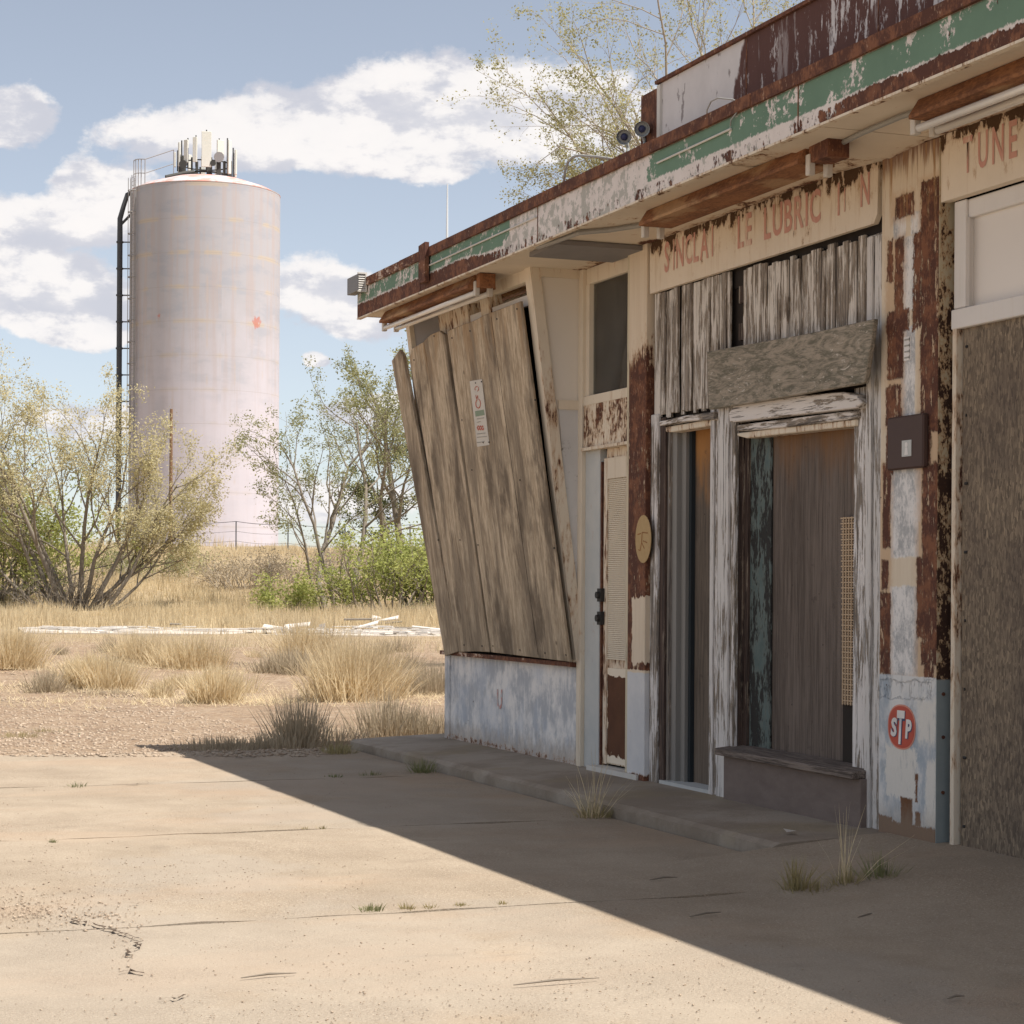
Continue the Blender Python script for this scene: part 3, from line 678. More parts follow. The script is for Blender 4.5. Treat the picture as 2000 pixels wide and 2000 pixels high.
# ------------------------------------------------------------------ terrain
rng = random.Random(7)
def ground_z(x, y):
    """bare ground: level near the station, an embankment under the water tower"""
    d = (x - CAM[0])*FW[0] + y*FW[1]; l = (x - CAM[0])*_r0[0] + y*_r0[1]
    e = d + 2.5*np.sin(l*.11) + 1.5*np.sin(l*.31 + 1)
    t = np.clip((e - 68)/46, 0, None); h = 4.0*np.where(t < .8, t*t, .64 + (1 - np.exp(-(t-.8)*4.4))*.36)
    bump = .07*np.sin(x*.9 + 1.3*np.sin(y*.5))*np.sin(y*.7) + .05*np.sin(x*2.3 + y*1.1)
    k = np.clip((d - 22)/20, 0, 1)
    return -.035 + h + bump*k + np.clip((d-68)/20, 0, 1)*.12*np.sin(l*.8 + d*.5)
def build_terrain():
    zs = np.concatenate([[-3000, -800, -200, -60, -20, 0], np.arange(4, 60, 1.0), np.arange(60, 130, 1.4), [132, 140, 155, 180, 230, 320, 500, 900, 1800, 4000]])
    xs = np.concatenate([-np.geomspace(3500, 60, 10), np.arange(-52, 60, 1.6), np.geomspace(64, 3500, 10)])
    Z, X = np.meshgrid(zs, xs, indexing='ij')
    wx = CAM[0] + Z*FW[0] + X*_r0[0]; wy = Z*FW[1] + X*_r0[1]; wz = ground_z(wx, wy)
    V = np.stack([wx, wy, wz], -1).reshape(-1, 3); n, m = len(zs), len(xs)
    i, j = np.meshgrid(np.arange(n-1), np.arange(m-1), indexing='ij'); a = (i*m + j).ravel()
    Fq = np.stack([a, a+1, a+m+1, a+m], -1)
    me = np_mesh('ground', V, Fq); me.polygons.foreach_set('use_smooth', [True]*len(me.polygons))
    return struct('ground', me, M['dirt'])
build_terrain()

# concrete forecourt: strips cast between joints square to the building
fore = bpy.data.objects.new('forecourt', None); col.objects.link(fore); fore['kind'] = 'structure'
joints = [-6.4, -3.54, -.65, 2.24, 5.13, 8.02, 10.93, 13.80, 16.42]
def slab_mesh(y0, y1, x0, x1, seed):
    r = random.Random(seed); g = .014; nx = 60; mb = MB()
    def e(y, k): return [(x0 + (x1-x0)*i/nx, y + r.uniform(-.012, .012) + .01*sin(i*.5+k), r.uniform(-.004, .004)) for i in range(nx+1)]
    A = e(y0+g, seed); B = e(y1-g, seed+2)
    b = 0
    for row in (A, B):
        for p in row: mb.v.append((p[0], p[1], p[2]))
        for p in row: mb.v.append((p[0], p[1], -.14))
    n = nx+1
    for i in range(nx):
        mb.f.append((i, i+1, 2*n+i+1, 2*n+i)); mb.f.append((n+i, n+i+1, i+1, i)); mb.f.append((2*n+i, 2*n+i+1, 3*n+i+1, 3*n+i))
    mb.f.append((0, 2*n, 3*n, n)); mb.f.append((n-1, 2*n-1, 4*n-1, 3*n-1))
    return mb
for i in range(len(joints)-1):
    part('slab', slab_mesh(joints[i], joints[i+1], -16, -.72 if joints[i] >= 8.0 else -.3, i), M['slab'], fore)
# ramp up to the service bay, beside the end of the raised walk
ramp = MB(); ys = np.linspace(-4, 9.02, 40); xs_ = np.linspace(-1.7, .25, 9)
for y in ys:
    for x in xs_: 
        t = max(0, min(1, (x+1.7)/1.75)); ramp.v.append((x, y, .006 - .016 + .115*t*t*(3-2*t) + .003*sin(y*3+x*5)*t))
for i in range(len(ys)-1):
    for j in range(len(xs_)-1):
        a = i*9+j; ramp.f.append((a, a+1, a+10, a+9))
struct('apron_pavement', ramp, M['slab'], smooth=True)
# raised walk
walk = MB(); rw = random.Random(4)
yy = np.linspace(9.0, 16.35, 50); prof = []
for k, y in enumerate(yy):
    c = .02*rw.random() if rw.random() < .3 else .004*rw.random()
    y2 = y + (0.0 if k else 0)
    prof.append([(-.705 + rw.uniform(-.012, .012), y2, -.12), (-.70 + c + rw.uniform(-.006, .006), y2, .062 - c*.8), (-.66 + c, y2, .078), (-.3, y2, .094), (.12, y2, .108)])
for p in prof: walk.v += p
for i in range(len(prof)-1):
    for j in range(4):
        a = i*5+j; walk.f.append((a, a+5, a+6, a+1))
walk.f.append(tuple(range(5))); walk.f.append(tuple(range((len(prof)-1)*5+4, (len(prof)-1)*5-1, -1)))
struct('raised_walk', walk, M['walk'])
# the long crack across the nearest slab
def crack_strip(uvs, w):
    mb = MB(); pts = []
    for k in range(len(uvs)-1):
        for t in np.linspace(0, 1, 6, endpoint=False):
            u = uvs[k][0]*(1-t)+uvs[k+1][0]*t; v = uvs[k][1]*(1-t)+uvs[k+1][1]*t; x, y = PG(u, v); pts.append((x+rng.uniform(-.02, .02), y+rng.uniform(-.03, .03)))
    n = len(pts)
    for i, (x, y) in enumerate(pts):
        q = w*rng.choice((.12, .25, .5, .8, .3))*(1 if 1 < i < n-2 else .2); dx = pts[min(i+1, n-1)][0]-pts[max(i-1, 0)][0]; dy = pts[min(i+1, n-1)][1]-pts[max(i-1, 0)][1]; L = math.hypot(dx, dy)+1e-6
        mb.v += [(x - dy/L*q, y + dx/L*q, .0095), (x + dy/L*q, y - dx/L*q, .0095)]
    for i in range(n-1): mb.f.append((2*i, 2*i+1, 2*i+3, 2*i+2))
    return mb
E_ = lambda a, b: (a*.26526-.92, b*.26526+511.5)
for uvs, w in (([E_(250, 1537), E_(330, 1555), E_(395, 1578), E_(450, 1590), E_(500, 1612), E_(530, 1625)], .013), ([E_(528, 1625), E_(525, 1648), E_(490, 1680), E_(478, 1690)], .011), ([E_(455, 1745), E_(500, 1738), E_(560, 1758)], .012),
               ([E_(600, 1855), E_(660, 1842), E_(735, 1833)], .007), ([E_(470, 1037), E_(540, 1030), E_(620, 1024)], .014), ([E_(475, 1486), E_(580, 1481)], .006), ([E_(100, 1050), E_(160, 1048)], .008), ([E_(243, 1148), E_(305, 1146)], .006),
               ([E_(850, 934), E_(920, 931), E_(990, 929)], .035)):
    struct('crack', crack_strip(uvs, w), M['crackfill'])

# loose pebbles washed over the slabs and the dirt
def pebbles():
    r = np.random.default_rng(5); P = []
    def put(u, v, s):
        x, y = PG(u, v, 0.0)
        if x > -.72: return
        if y < 9.05 and x > -1.6: return
        P.append((x, y, .003 if y < 16.4 else float(ground_z(np.float64(x), np.float64(y))), s))
    for (uc, vc, su, sv, n, smx) in ((15, 908, 42, 10, 800, .008), (55, 914, 40, 8, 350, .009), (100, 920, 25, 6, 90, .009), (60, 872, 160, 16, 900, .006), (260, 885, 130, 22, 350, .005), (430, 975, 170, 30, 600, .005), (700, 1000, 130, 22, 400, .006), (330, 1010, 180, 14, 400, .006), (180, 800, 220, 24, 500, .006), (127, 940, 9, 14, 70, .008), (600, 930, 220, 40, 250, .006)):
        for _ in range(n): put(r.normal(uc, su), r.normal(vc, sv), .0022 + (smx-.0022)*r.random()**3)
    for (u0, u1, v0, v1, n, s0, s1) in ((-10, 330, 672, 757, 12000, .006, .030), (300, 445, 680, 735, 3000, .005, .024)):
        for _ in range(n): put(r.uniform(u0, u1), r.uniform(v0, v1), s0 + (s1-s0)*r.random()**3)
    P = np.array(P); n = len(P)
    oct_ = np.array([(1, 0, 0), (0, 1, 0), (-1, 0, 0), (0, -1, 0), (0, 0, .7), (0, 0, -.5)], float); tri = np.array([(0, 1, 4), (1, 2, 4), (2, 3, 4), (3, 0, 4), (1, 0, 5), (2, 1, 5), (3, 2, 5), (0, 3, 5)])
    w = r.uniform(0, 6.28, n); ca, sa = np.cos(w), np.sin(w)
    sc = np.stack([r.uniform(.6, 1.4, n), r.uniform(.6, 1.3, n), r.uniform(.5, 1.0, n)], -1)*P[:, 3:4]
    V = oct_[None]*sc[:, None, :]*r.uniform(.8, 1.2, (n, 6, 1)); X = V[..., 0]*ca[:, None]-V[..., 1]*sa[:, None]; Y = V[..., 0]*sa[:, None]+V[..., 1]*ca[:, None]
    V = np.stack([X, Y, V[..., 2]], -1) + P[:, None, :3]; F = (tri[None] + 6*np.arange(n)[:, None, None]).reshape(-1, 3)
    link('gravel', np_mesh('gravel', V.reshape(-1, 3), F), M['pebble'], kind='stuff')
pebbles()

# ------------------------------------------------------------------ the filling station
ZB = .11                       # foot of the walls
YE = 15.93                     # far end wall
YO = 13.17                     # near edge of the office bay
ST = thing('gas_station', (0, 12, 0), 'derelict rust streaked filling station with boarded doors and flat overhanging roof', 'building')
X1 = 9.0
# shell: walls, roof
part('wall', MB().box(.10, X1, YE-.14, YE, -.1, 3.56), M['lowwall'], ST)
part('wall', MB().box(X1-.15, X1, -4, YE, -.1, 3.56), M['lowwall'], ST)
part('wall', MB().box(0, X1, -4.15, -4.0, -.1, 3.56), M['lowwall'], ST)
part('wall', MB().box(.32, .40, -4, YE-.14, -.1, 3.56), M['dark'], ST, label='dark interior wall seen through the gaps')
part('roof', MB().box(-.70, X1+.3, -4.6, 16.08, 3.60, 3.80), M['roof'], ST)
rail = MB(); rr = random.Random(11)
for k in range(18):
    y0, y1 = -4.6 + k*1.15, -4.6 + (k+1)*1.15 - .003
    rail.box(-.748 + rr.uniform(-.004, .004), -.68, y0, min(y1, 16.13), 3.766, 3.833 + rr.uniform(-.004, .004))
fas = part('fascia', MB().box(-.73, -.69, -4.6, 16.11, 3.535, 3.772).box(-.69, X1+.3, 16.07, 16.105, 3.55, 3.81), M['fascia'], ST)
part('top_rail', rail, M['rail'], fas)
part('bottom_lip', MB().box(-.7335, -.70, -4.6, 16.112, 3.526, 3.538), M['cream_worn'], fas)
for U, V in ((797.5, 100), (537, 240), (420, 280)):
    y = YU(U, V, -.735); part('joint_strap', MB().box(-.733, -.7302, y-.004, y+.004, 3.54, 3.772), M['brown_metal'], fas)
yb = YU(428, 265, -.74); part('bent_strap', MB().hexa([(-.775, yb-.03, 3.58), (-.742, yb-.03, 3.58), (-.742, yb+.12, 3.58), (-.775, yb+.12, 3.58), (-.775, yb-.03, 3.87), (-.742, yb-.03, 3.87), (-.742, yb+.12, 3.86), (-.775, yb+.12, 3.86)]), M['rail'], fas, label='rusted bent strap standing above the fascia')
# thin white conduit along the fascia
part('thin_conduit', MB().tube([(-.738, YU(420, 276, -.738), 3.70), (-.738, YU(536, 222, -.738), 3.70)], .006), M['vent'], fas)
part('thin_conduit', MB().tube([(-.738, YU(657, 158, -.738), 3.695), (-.738, YU(731, 127, -.738), 3.70)], .006), M['vent'], fas)
# soffit boards, one hanging loose
sof = part('soffit', MB().box(-.70, .40, -4.5, 8.62, 3.55, 3.575).box(-.70, .40, 9.60, 12.02, 3.55, 3.575).box(-.70, .40, 12.03, 16.07, 3.55, 3.575), M['soffit'], ST)
part('hanging_panel', MB().hexa([(-.692, 8.63, 3.549), (.0, 8.63, 3.549), (.0, 9.02, 3.525), (-.692, 9.13, 3.530), (-.692, 8.63, 3.564), (.0, 8.63, 3.564), (.0, 9.02, 3.54), (-.692, 9.13, 3.545)]), M['soffit'], sof, label='torn soffit sheet sagging down')
part('hanging_panel', MB().hexa([(-.692, 9.12, 3.545), (-.02, 9.04, 3.530), (-.02, 9.595, 3.556), (-.692, 9.595, 3.557), (-.692, 9.12, 3.556), (-.02, 9.04, 3.540), (-.02, 9.595, 3.568), (-.692, 9.595, 3.569)]), M['cream_worn'], sof)
part('ceiling_board', MB().box(-.62, -.02, 12.02, 12.55, 3.515, 3.545), M['greypanel'], sof, label='dark grey soffit patch beside the slanted window')
# parapet sign box above the roof edge
par = part('parapet', MB().box(-.55, -.30, -4.4, 10.70, 3.80, 4.235), M['parapet'], ST)
part('corner_trim', MB().box(-.56, -.28, 10.70, 10.93, 3.80, 4.215), M['brown_metal'], par)
part('edge_bead', MB().box(-.566, -.55, 10.66, 10.70, 3.80, 4.225), M['vent'], par)
part('cap_strip', MB().box(-.57, -.28, -4.4, 10.72, 4.236, 4.256), M['brown_metal'], par)
for yj in (9.62, 8.3, 6.9): part('joint_line', MB().box(-.553, -.5505, yj-.004, yj+.004, 3.81, 4.23), M['brown_metal'], par)

# office bay: low wall, sill, slanted window boarded over
low = part('low_wall', MB().box(0, .14, YO+.02, YE-.0, .07, .785), M['lowwall'], ST)
part('corner_post', MB().box(-.012, .06, YE-.10, YE+.015, .075, .78), M['lowwall'], low)
part('sill', MB().box(-.055, .15, YO, YE+.02, .79, .822), M['rail'], low)
# faded red painted curve on the low wall
me = glyph('U', .20, bold=.004)
for v in me.vertices: v.co = (-.003, YU(497, 690) - v.co.x*.9, ZV(497, 708) + v.co.y*1.05)
link('painted_mark', me, M['graffiti'], low)['label'] = 'faded red painted curve'
SL0 = np.array([0.0, 0, .812]); SL1 = np.array([-.365, 0, 3.555]); SV = (SL1-SL0)/np.linalg.norm(SL1-SL0); SN = np.array([-SV[2], 0, SV[0]])   # along the slant, outwards
def SP(y, s, o=0.0): p = SL0 + SV*s + SN*o; return (p[0], y, p[2])
SLEN = float(np.linalg.norm(SL1-SL0))
def slab_s(mb, y0, y1, s0, s1, o0, o1):
    return mb.hexa([SP(y0, s0, o0), SP(y1, s0, o0), SP(y1, s1, o0), SP(y0, s1, o0), SP(y0, s0, o1), SP(y1, s0, o1), SP(y1, s1, o1), SP(y0, s1, o1)])
def SH(U, V, o=0.0):
    p = _hit(U, V, SL0 + SN*o, SN); return p
def s_of(p): return float(np.dot(np.asarray(p) - SL0, SV*np.array([1, 0, 1])))
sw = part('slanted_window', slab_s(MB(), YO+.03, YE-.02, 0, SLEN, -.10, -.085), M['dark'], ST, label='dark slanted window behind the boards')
fr = MB(); zt = s_of(SH(528, 281)); 
slab_s(fr, YO, YO+.085, 0, SLEN, -.09, .02)                 # near post
slab_s(fr, YE-.085, YE, 0, SLEN, -.09, .02)                 # far post
slab_s(fr, YO+.085, YE-.085, zt, SLEN, -.09, .0)            # header
part('window_frame', fr, M['cream'], sw, .004)
sA = [s_of(SH(u, v)) for u, v in ((500, 303), (500, 292))]
zb_, zr_ = s_of(SH(515, 299)), s_of(SH(515, 310))
for (u0, u1) in ((480, 466.5), (526, 489.5)):
    ya, yb2 = SH(u0, 297)[1], SH(u1, 300)[1]
    part('pane', slab_s(MB(), ya, yb2, zb_, zt, -.05, -.045), M['glass'], sw)
    part('pane_rail', slab_s(MB(), ya, yb2, zr_, zb_, -.05, -.01), M['frame_white'] if 'frame_white' in M else M['whiteframe'], sw)
for (u0, u1) in ((489.5, 480), (466.5, 461)):
    part('mullion', slab_s(MB(), SH(u0, 297)[1], SH(u1, 300)[1], zr_-.1, zt, -.06, .004), M['cream_worn'], sw)
part('patch_panel', slab_s(MB(), SH(461, 310)[1], SH(437, 318)[1], zr_-.25, zt, -.05, -.012), M['cream_worn'], sw)
part('patch_panel', slab_s(MB(), SH(437, 318)[1], YE-.085, zr_-.35, zt, -.05, -.02), M['greypanel'], sw, label='grey hardboard patch at the top corner')
# cheek closing the near side of the slanted bay
def tri(y0, y1, s0, s1, o, xr):
    a, b = SP(0, s0, o), SP(0, s1, o)
    return MB().hexa([(a[0], y0, a[2]), (xr, y0, a[2]), (xr, y0, b[2]), (b[0], y0, b[2]), (a[0], y1, a[2]), (xr, y1, a[2]), (xr, y1, b[2]), (b[0], y1, b[2])])
ck = part('cheek', tri(YO-.002, YO+.03, .02, SLEN, -.02, .02), M['cheek'], ST)
zr = (py := PY(572, 405, YO))[1]
part('rail', MB().box(-.16, .015, YO-.022, YO-.002, zr-.035, zr+.03), M['cream'], ck)
part('rail', MB().box(-.35, .015, YO-.022, YO-.002, 3.49, 3.55), M['cream'], ck)
k = tri(YO-.03, YO-.002, .02, SLEN, .018, 0); 
def edge_strip(w): 
    a, b = SP(0, .02, .018), SP(0, SLEN, .018); y0, y1 = YO-.026, YO-.002
    return MB().hexa([(a[0], y0, a[2]), (a[0]+w, y0, a[2]), (b[0]+w, y0, b[2]), (b[0], y0, b[2]), (a[0], y1, a[2]), (a[0]+w, y1, a[2]), (b[0]+w, y1, b[2]), (b[0], y1, b[2])])
part('edge_strip', edge_strip(.075), M['cream_worn'], ck)
t0 = (zr-.04-.812)/(3.555-.812)
lowt = MB().hexa([(-.012, YO-.012, .95), (.01, YO-.012, .95), (.01, YO-.012, zr-.035), (-.365*t0+.08, YO-.012, zr-.035), (-.012, YO-.003, .95), (.01, YO-.003, .95), (.01, YO-.003, zr-.035), (-.365*t0+.08, YO-.003, zr-.035)])
part('lower_panel', lowt, M['cheeklow'], ck, label='stained lower panel of the cheek')
part('cheek', tri(YE-.02, YE+.004, .02, SLEN, -.02, .02), M['cheek'], ST)
# the boards that stand against the slanted window
def board(name, uv, o0, o1, mat, label, top=None, seed=0):
    """uv: picture outline (clockwise); extruded along the slant normal"""
    pts = [SH(u, v, o0) for u, v in uv]; mb = MB(); n = len(pts); b = 0
    mb.v += [tuple(p) for p in pts] + [tuple(p + SN*(o1-o0)) for p in pts]
    mb.f.append(tuple(range(n-1, -1, -1))); mb.f.append(tuple(range(n, 2*n)))
    for i in range(n): kk = (i+1) % n; mb.f.append((i, kk, n+kk, n+i))
    o = part(name, mb, mat, ST, .004, label=label); return o
z1 = lambda a, b: (346.2+a*.15212, 217.7+b*.15212)
board('board', [z1(348, 868), z1(372, 905), E_(1732, 527), E_(1680, 545), z1(298, 940)], .075, .045, M['boards'], 'narrow board at the far corner')
board('board', [z1(430, 862), z1(508, 815), E_(1790, 528), E_(1731, 530), z1(418, 915)], .070, .038, M['boards'], None)
board('board', [z1(510, 808), z1(560, 765), z1(610, 745), z1(645, 770), E_(1848, 530), E_(1791, 528)], .070, .042, M['boards'], None)
big = board('plywood_sheet', [z1(662, 745), z1(760, 705), z1(850, 672), z1(905, 640), z1(1145, 550), (569.4, 659.5), (570, 662), E_(1856, 531)], .078, .058, M['boards'], 'wide weathered plywood sheet with a paper notice')
for ua, ub in ((565, 548), ):
    pass
for f0 in (.60,):
    a0 = SH(447.4 + (520.4-447.4)*f0, 330.3 - 28*f0 + 3, .0785); a1 = SH(491 + (569.4-491)*f0, 652.4 + 7*f0 - 2, .0785)
    part('groove', MB().tube([a0, a1], .0018, 4), M['gap'], big)
nl_ = random.Random(19)
def nails(owner, uvs, o_):
    for u_, v_ in uvs:
        p_ = SH(u_, v_, o_); part('nail', MB().tube([p_ - SN*.004, p_ + SN*.003], .007, 6), M['lock'], owner)
nails(big, [(452, 338), (470, 331), (497, 319), (517, 309), (462, 420), (535, 400), (478, 545), (554, 548), (493, 646), (520, 650), (545, 653), (566, 655), (472, 470), (520, 480)], .079)
for nm, uvs in (('board', [(394, 362), (424, 560), (447, 645)]), ('board.001', [(414, 360), (438, 540), (464, 645)]), ('board.002', [(434, 336), (460, 540), (482, 646)])): nails(bpy.data.objects[nm], uvs, .072)
# NOTE paper notice nailed to the plywood
ns_ = thing('notice_sign', tuple(SH(495, 447, .08)), 'tall white paper notice with green band and red word on the plywood sheet', 'notice')
zc = lambda a, b: (930 + a/19.314, 840 + b/19.314)
def N_(a, b, o): s = zc(a, b); return SH((s[0]-443)*.9184, (s[1]-443)*.9184, o)
def npoly(name, q, o, mat):
    pts = [N_(a, b, o) for a, b in q]; mb = MB(); mb.v += [tuple(p) for p in pts] + [tuple(p - SN*.0018) for p in pts]; n = len(pts)
    mb.f.append(tuple(range(n-1, -1, -1))); mb.f.append(tuple(range(n, 2*n)))
    for i in range(n): mb.f.append((i, (i+1) % n, n+(i+1) % n, n+i))
    return part(name, mb, mat, ns_)
npoly('paper', [(470, 350), (725, 305), (885, 1690), (630, 1730)], .0815, M['paper'])
npoly('green_band', [(580, 980), (765, 945), (785, 1060), (595, 1095)], .0828, M['ink_green'])
def arcpts(cx, cy, rx, ry, a0, a1, n=10): return [(cx+rx*cos(a0+(a1-a0)*i/n), cy+ry*sin(a0+(a1-a0)*i/n)) for i in range(n+1)]
def stroke(name, pts, w, mat, o=.0832):
    P3 = [N_(a, b, o) for a, b in pts]; part(name, MB().tube(P3, w, 4), mat, ns_)
stroke('lettering', arcpts(650, 820, 50, 95, -1.2, 4.3), .0045, M['ink_red'])
stroke('lettering', [(600, 640), (615, 720), (640, 650), (650, 730)], .0035, M['ink_red'])
stroke('lettering', arcpts(620, 510, 40, 50, 2.5, 7.5), .003, M['ink_red'])
for a in (655, 700, 745): stroke('lettering', arcpts(a, 1330, 20, 38, 0, 5.2, 8), .0055, M['ink_red'])
for b, a1 in ((1140, 770), (1215, 700), (1460, 800), (1530, 830), (1640, 780)): stroke('print_line', [(625, b), (a1, b-22)], .0025, M['ink_grey'])
for a, b in ((590, 385), (715, 360), (750, 1640), (870, 1630)): stroke('nail', [(a, b), (a+10, b+2)], .005, M['lock'])

# wall corner, transom window and screen door
Yw0, Yw1 = 13.17, 12.25
part('door_post', MB().box(-.01, .05, 13.09, 13.165, ZB-.02, 3.55), M['cream'], ST, .003)
tw = part('transom_window', MB().box(.02, .06, 12.25, 13.09, 3.44, 3.555).box(.015, .06, 13.03, 13.09, 2.66, 3.44).box(.015, .06, 12.25, 12.33, 2.66, 3.44).box(.0, .08, 12.25, 13.09, 2.60, 2.665), M['cream'], ST, .003)
part('pane', MB().box(.05, .054, 12.33, 13.03, 2.665, 3.44), M['glass'], tw)
cu = MB(); cr = random.Random(3); ny = 28
for i in range(ny+1):
    y = 12.34 + .68*i/ny; xo = .012*sin(i*1.4)
    cu.v += [(.105+xo, y, 2.63), (.105+xo*.5, y + .05*sin(i*.3), 3.47)]
for i in range(ny): cu.f.append((2*i, 2*i+2, 2*i+3, 2*i+1))
part('curtain', cu, M['curtain'], tw)
part('rust_lettered_panel', MB().box(.0, .05, 12.26, 13.08, 2.305, 2.60), M['rustsign'], ST, label='cream panel with rusted unreadable lettering above the screen door')
rl = random.Random(8)
part('panel_lip', MB().box(-.03, .05, 12.26, 13.06, 2.285, 2.305), M['cream_worn'], ST)
part('door_jamb', MB().box(.02, .08, 12.84, 13.09, ZB-.02, 2.285), M['bluegrey'], ST, .003)
part('rust_strip', MB().box(.028, .09, 12.822, 12.842, ZB-.02, 2.20), M['rail'], ST)
dr = part('screen_door', MB().box(.05, .075, 12.05, 12.79, .15, 2.285), M['cream_worn'], ST)
lv = MB()
for i in range(95):
    z = .86 + i*.0131
    if z > 2.07: break
    lv.hexa([(.034, 12.20, z), (.042, 12.20, z+.0105), (.042, 12.735, z+.0105), (.034, 12.735, z), (.048, 12.20, z-.002), (.050, 12.20, z+.0085), (.050, 12.735, z+.0085), (.048, 12.735, z-.002)])
o = part('louvre_panel', lv, M['louvre'], dr); o['kind'] = 'stuff'
part('kick_panel', MB().box(.04, .05, 12.05, 12.745, .16, .80), M['kick'], dr, label='rusted kick panel')
part('stile', MB().box(.03, .05, 12.735, 12.79, .15, 2.22), M['cream_worn'], dr)
part('top_rail', MB().box(.03, .05, 12.05, 12.735, 2.08, 2.22), M['cream'], dr)
for V in (595, 618):
    z = ZV(594, V, .0); part('lock', MB().tube([(.04, 12.80, z), (-.02, 12.80, z)], [.03, .024], 10).box(.0, .04, 12.77, 12.83, z-.045, z+.045), M['lock'], dr)
part('threshold', MB().box(-.06, .08, 12.04, 12.86, ZB-.01, .135), M['vent'], ST)

pil = part('pilaster', MB().box(-.045, .08, 11.955, 12.255, .085, 3.555), M['pilaster'], ST, .004)
# oval yellow sticker on the pilaster
yc, zc_ = YU(643, 539, -.05), ZV(643, 539, -.05); hh = abs(ZV(643, 515.4, -.05) - ZV(643, 563.4, -.05))/2; ww = abs(YU(635.5, 539, -.05)-YU(651, 539, -.05))/2
st = MB(); st.prism([(yc + ww*cos(a), zc_ + hh*sin(a)) for a in np.linspace(0, 2*pi, 28, endpoint=False)], -.0495, -.0455)
sk = part('sticker', st, M['sticker_yellow'], pil, label='faded yellow oval sticker')
for pts in ([(-.7, .3), (.1, .35), (.2, -.15), (-.2, -.5)], [(.3, .3), (.75, .25)], [(.2, -.2), (.4, -.6), (.65, -.55)], [(-.6, -.2), (.0, -.1)]):
    part('sticker_line', MB().tube([(-.050, yc + a*ww*.9, zc_ + b*hh*.8) for a, b in pts], .0035, 4), M['sticker_line'], sk)

# bay with vertical slats, a sign board, a narrow doorway and a boarded window
part('timber_post', MB().box(-.012, .012, 11.845, 11.95, .085, 2.45), M['whitewood'], ST, .004)
sb = part('sign_board', MB().prism([(11.94, 3.225), (9.20, 3.225), (9.165, 3.27), (9.155, 3.57), (11.94, 3.585)], -.03, .0), M['sign'], ST, label='cream sign board with faded red lettering, over the timber bay')
def sx(u): return YU(u, 260, -.032)
E5 = lambda a, b: (650.0 + a*.14262-.9, 162.6 + b*.14262)
for txt, a0, a1, zz0, zz1 in (('S', 108, 150, 3.325, 3.52), ('I', 170, 182, 3.325, 3.52), ('NCLA', 190, 425, 3.33, 3.515), ('I', 440, 455, 3.33, 3.515), ('LE', 620, 730, 3.325, 3.515), ('LUBRIC', 805, 1215, 3.325, 3.51), ('I', 1320, 1345, 3.325, 3.50), ('I', 1365, 1380, 3.335, 3.46), ('N', 1480, 1555, 3.33, 3.50)):
    facade_text(txt, sx(E5(a0, 0)[0]), sx(E5(a1, 0)[0]), zz0, zz1, -.0325, M['letter'], sb, bold=.02)
part('header_beam', MB().box(.04, .10, 9.15, 11.95, 3.12, 3.30), M['gap'], ST)
rs = random.Random(21); y = 11.925
yg0, yg1 = YU(734, 340, .03), YU(745, 340, .03)      # dark slot between the two banks
while y > 9.16:
    w = rs.choice((.07, .085, .10, .06, .11, .045)); y2 = max(9.15, y-w)
    if y2 < yg0 and y > yg1: 
        if y - yg0 > .03: y2 = yg0
        else: y = yg1; continue
    zbot = 2.43 + rs.uniform(-.012, .02); ztop = 3.222 - (0 if y > yg0-.02 else max(0, .02 + .03*(yg0-y)/1.5 + rs.uniform(-.02, .02))); xo = rs.uniform(-.012, .016); t = rs.uniform(-.006, .006)
    g2 = rs.choice((.001, .002, .004))
    part('slat', MB().hexa([(xo, y2+g2, zbot), (xo+.02, y2+g2, zbot), (xo+.02, y-g2, zbot), (xo, y-g2, zbot), (xo+t, y2+g2+t, ztop), (xo+.02+t, y2+g2+t, ztop), (xo+.02+t, y-g2+t, ztop), (xo+t, y-g2+t, ztop)]), M['slat'], ST, .003)
    y = y2
part('backing_board', MB().box(.05, .08, 9.15, 11.93, 2.40, 3.20), M['gap'], ST)
for z in (2.62, 2.80, 3.02): part('slot_block', MB().box(.02, .05, yg1+.0, yg1+.06, z, z+.10), M['darkwood'], ST)
def fpoly(name, uv, x0, x1, mat, label=None, bev=.005, xr=None, parent=None):
    """outline measured on the facade plane x0, pushed back to x1; xr = extra depth of the last corner pair"""
    pts = [PX(u, v, x0) for u, v in uv]; mb = MB(); mb.prism(pts[::-1], x1, x0); return part(name, mb, mat, parent or ST, bev, label=label)
q2 = lambda a, b: (a*.26526+511.5, b*.26526-.92)
z4 = lambda a, b: (566.7+.09507*a, 346.2+.09507*b)
z5 = lambda a, b: (566.7+.09507*a, 621.8+.09507*b)
z6 = lambda a, b: (695.2+.10458*a, 383+.10458*b)
# the wide grey plank nailed across
pl = [q2(745, 1330), q2(900, 1303), q2(1150, 1262), q2(1410, 1208), q2(1398, 1300), q2(1372, 1450), q2(1200, 1478), q2(950, 1520), q2(752, 1548)]
P_ = [PX(u, v, -.06) for u, v in pl]; mb = MB(); n = len(P_)
lean = lambda yy_: -.075 + .055*(11.0-yy_)/2*-1
mb.v += [(lean(a), a, b) for a, b in P_] + [(lean(a)+.03, a, b) for a, b in P_]
mb.f.append(tuple(range(n))); mb.f.append(tuple(range(2*n-1, n-1, -1)))
for i in range(n): mb.f.append((i, n+i, n+(i+1) % n, (i+1) % n))
part('plank', mb, M['greyplank'], ST, .005, label='wide bare grey plank nailed askew across the bay')

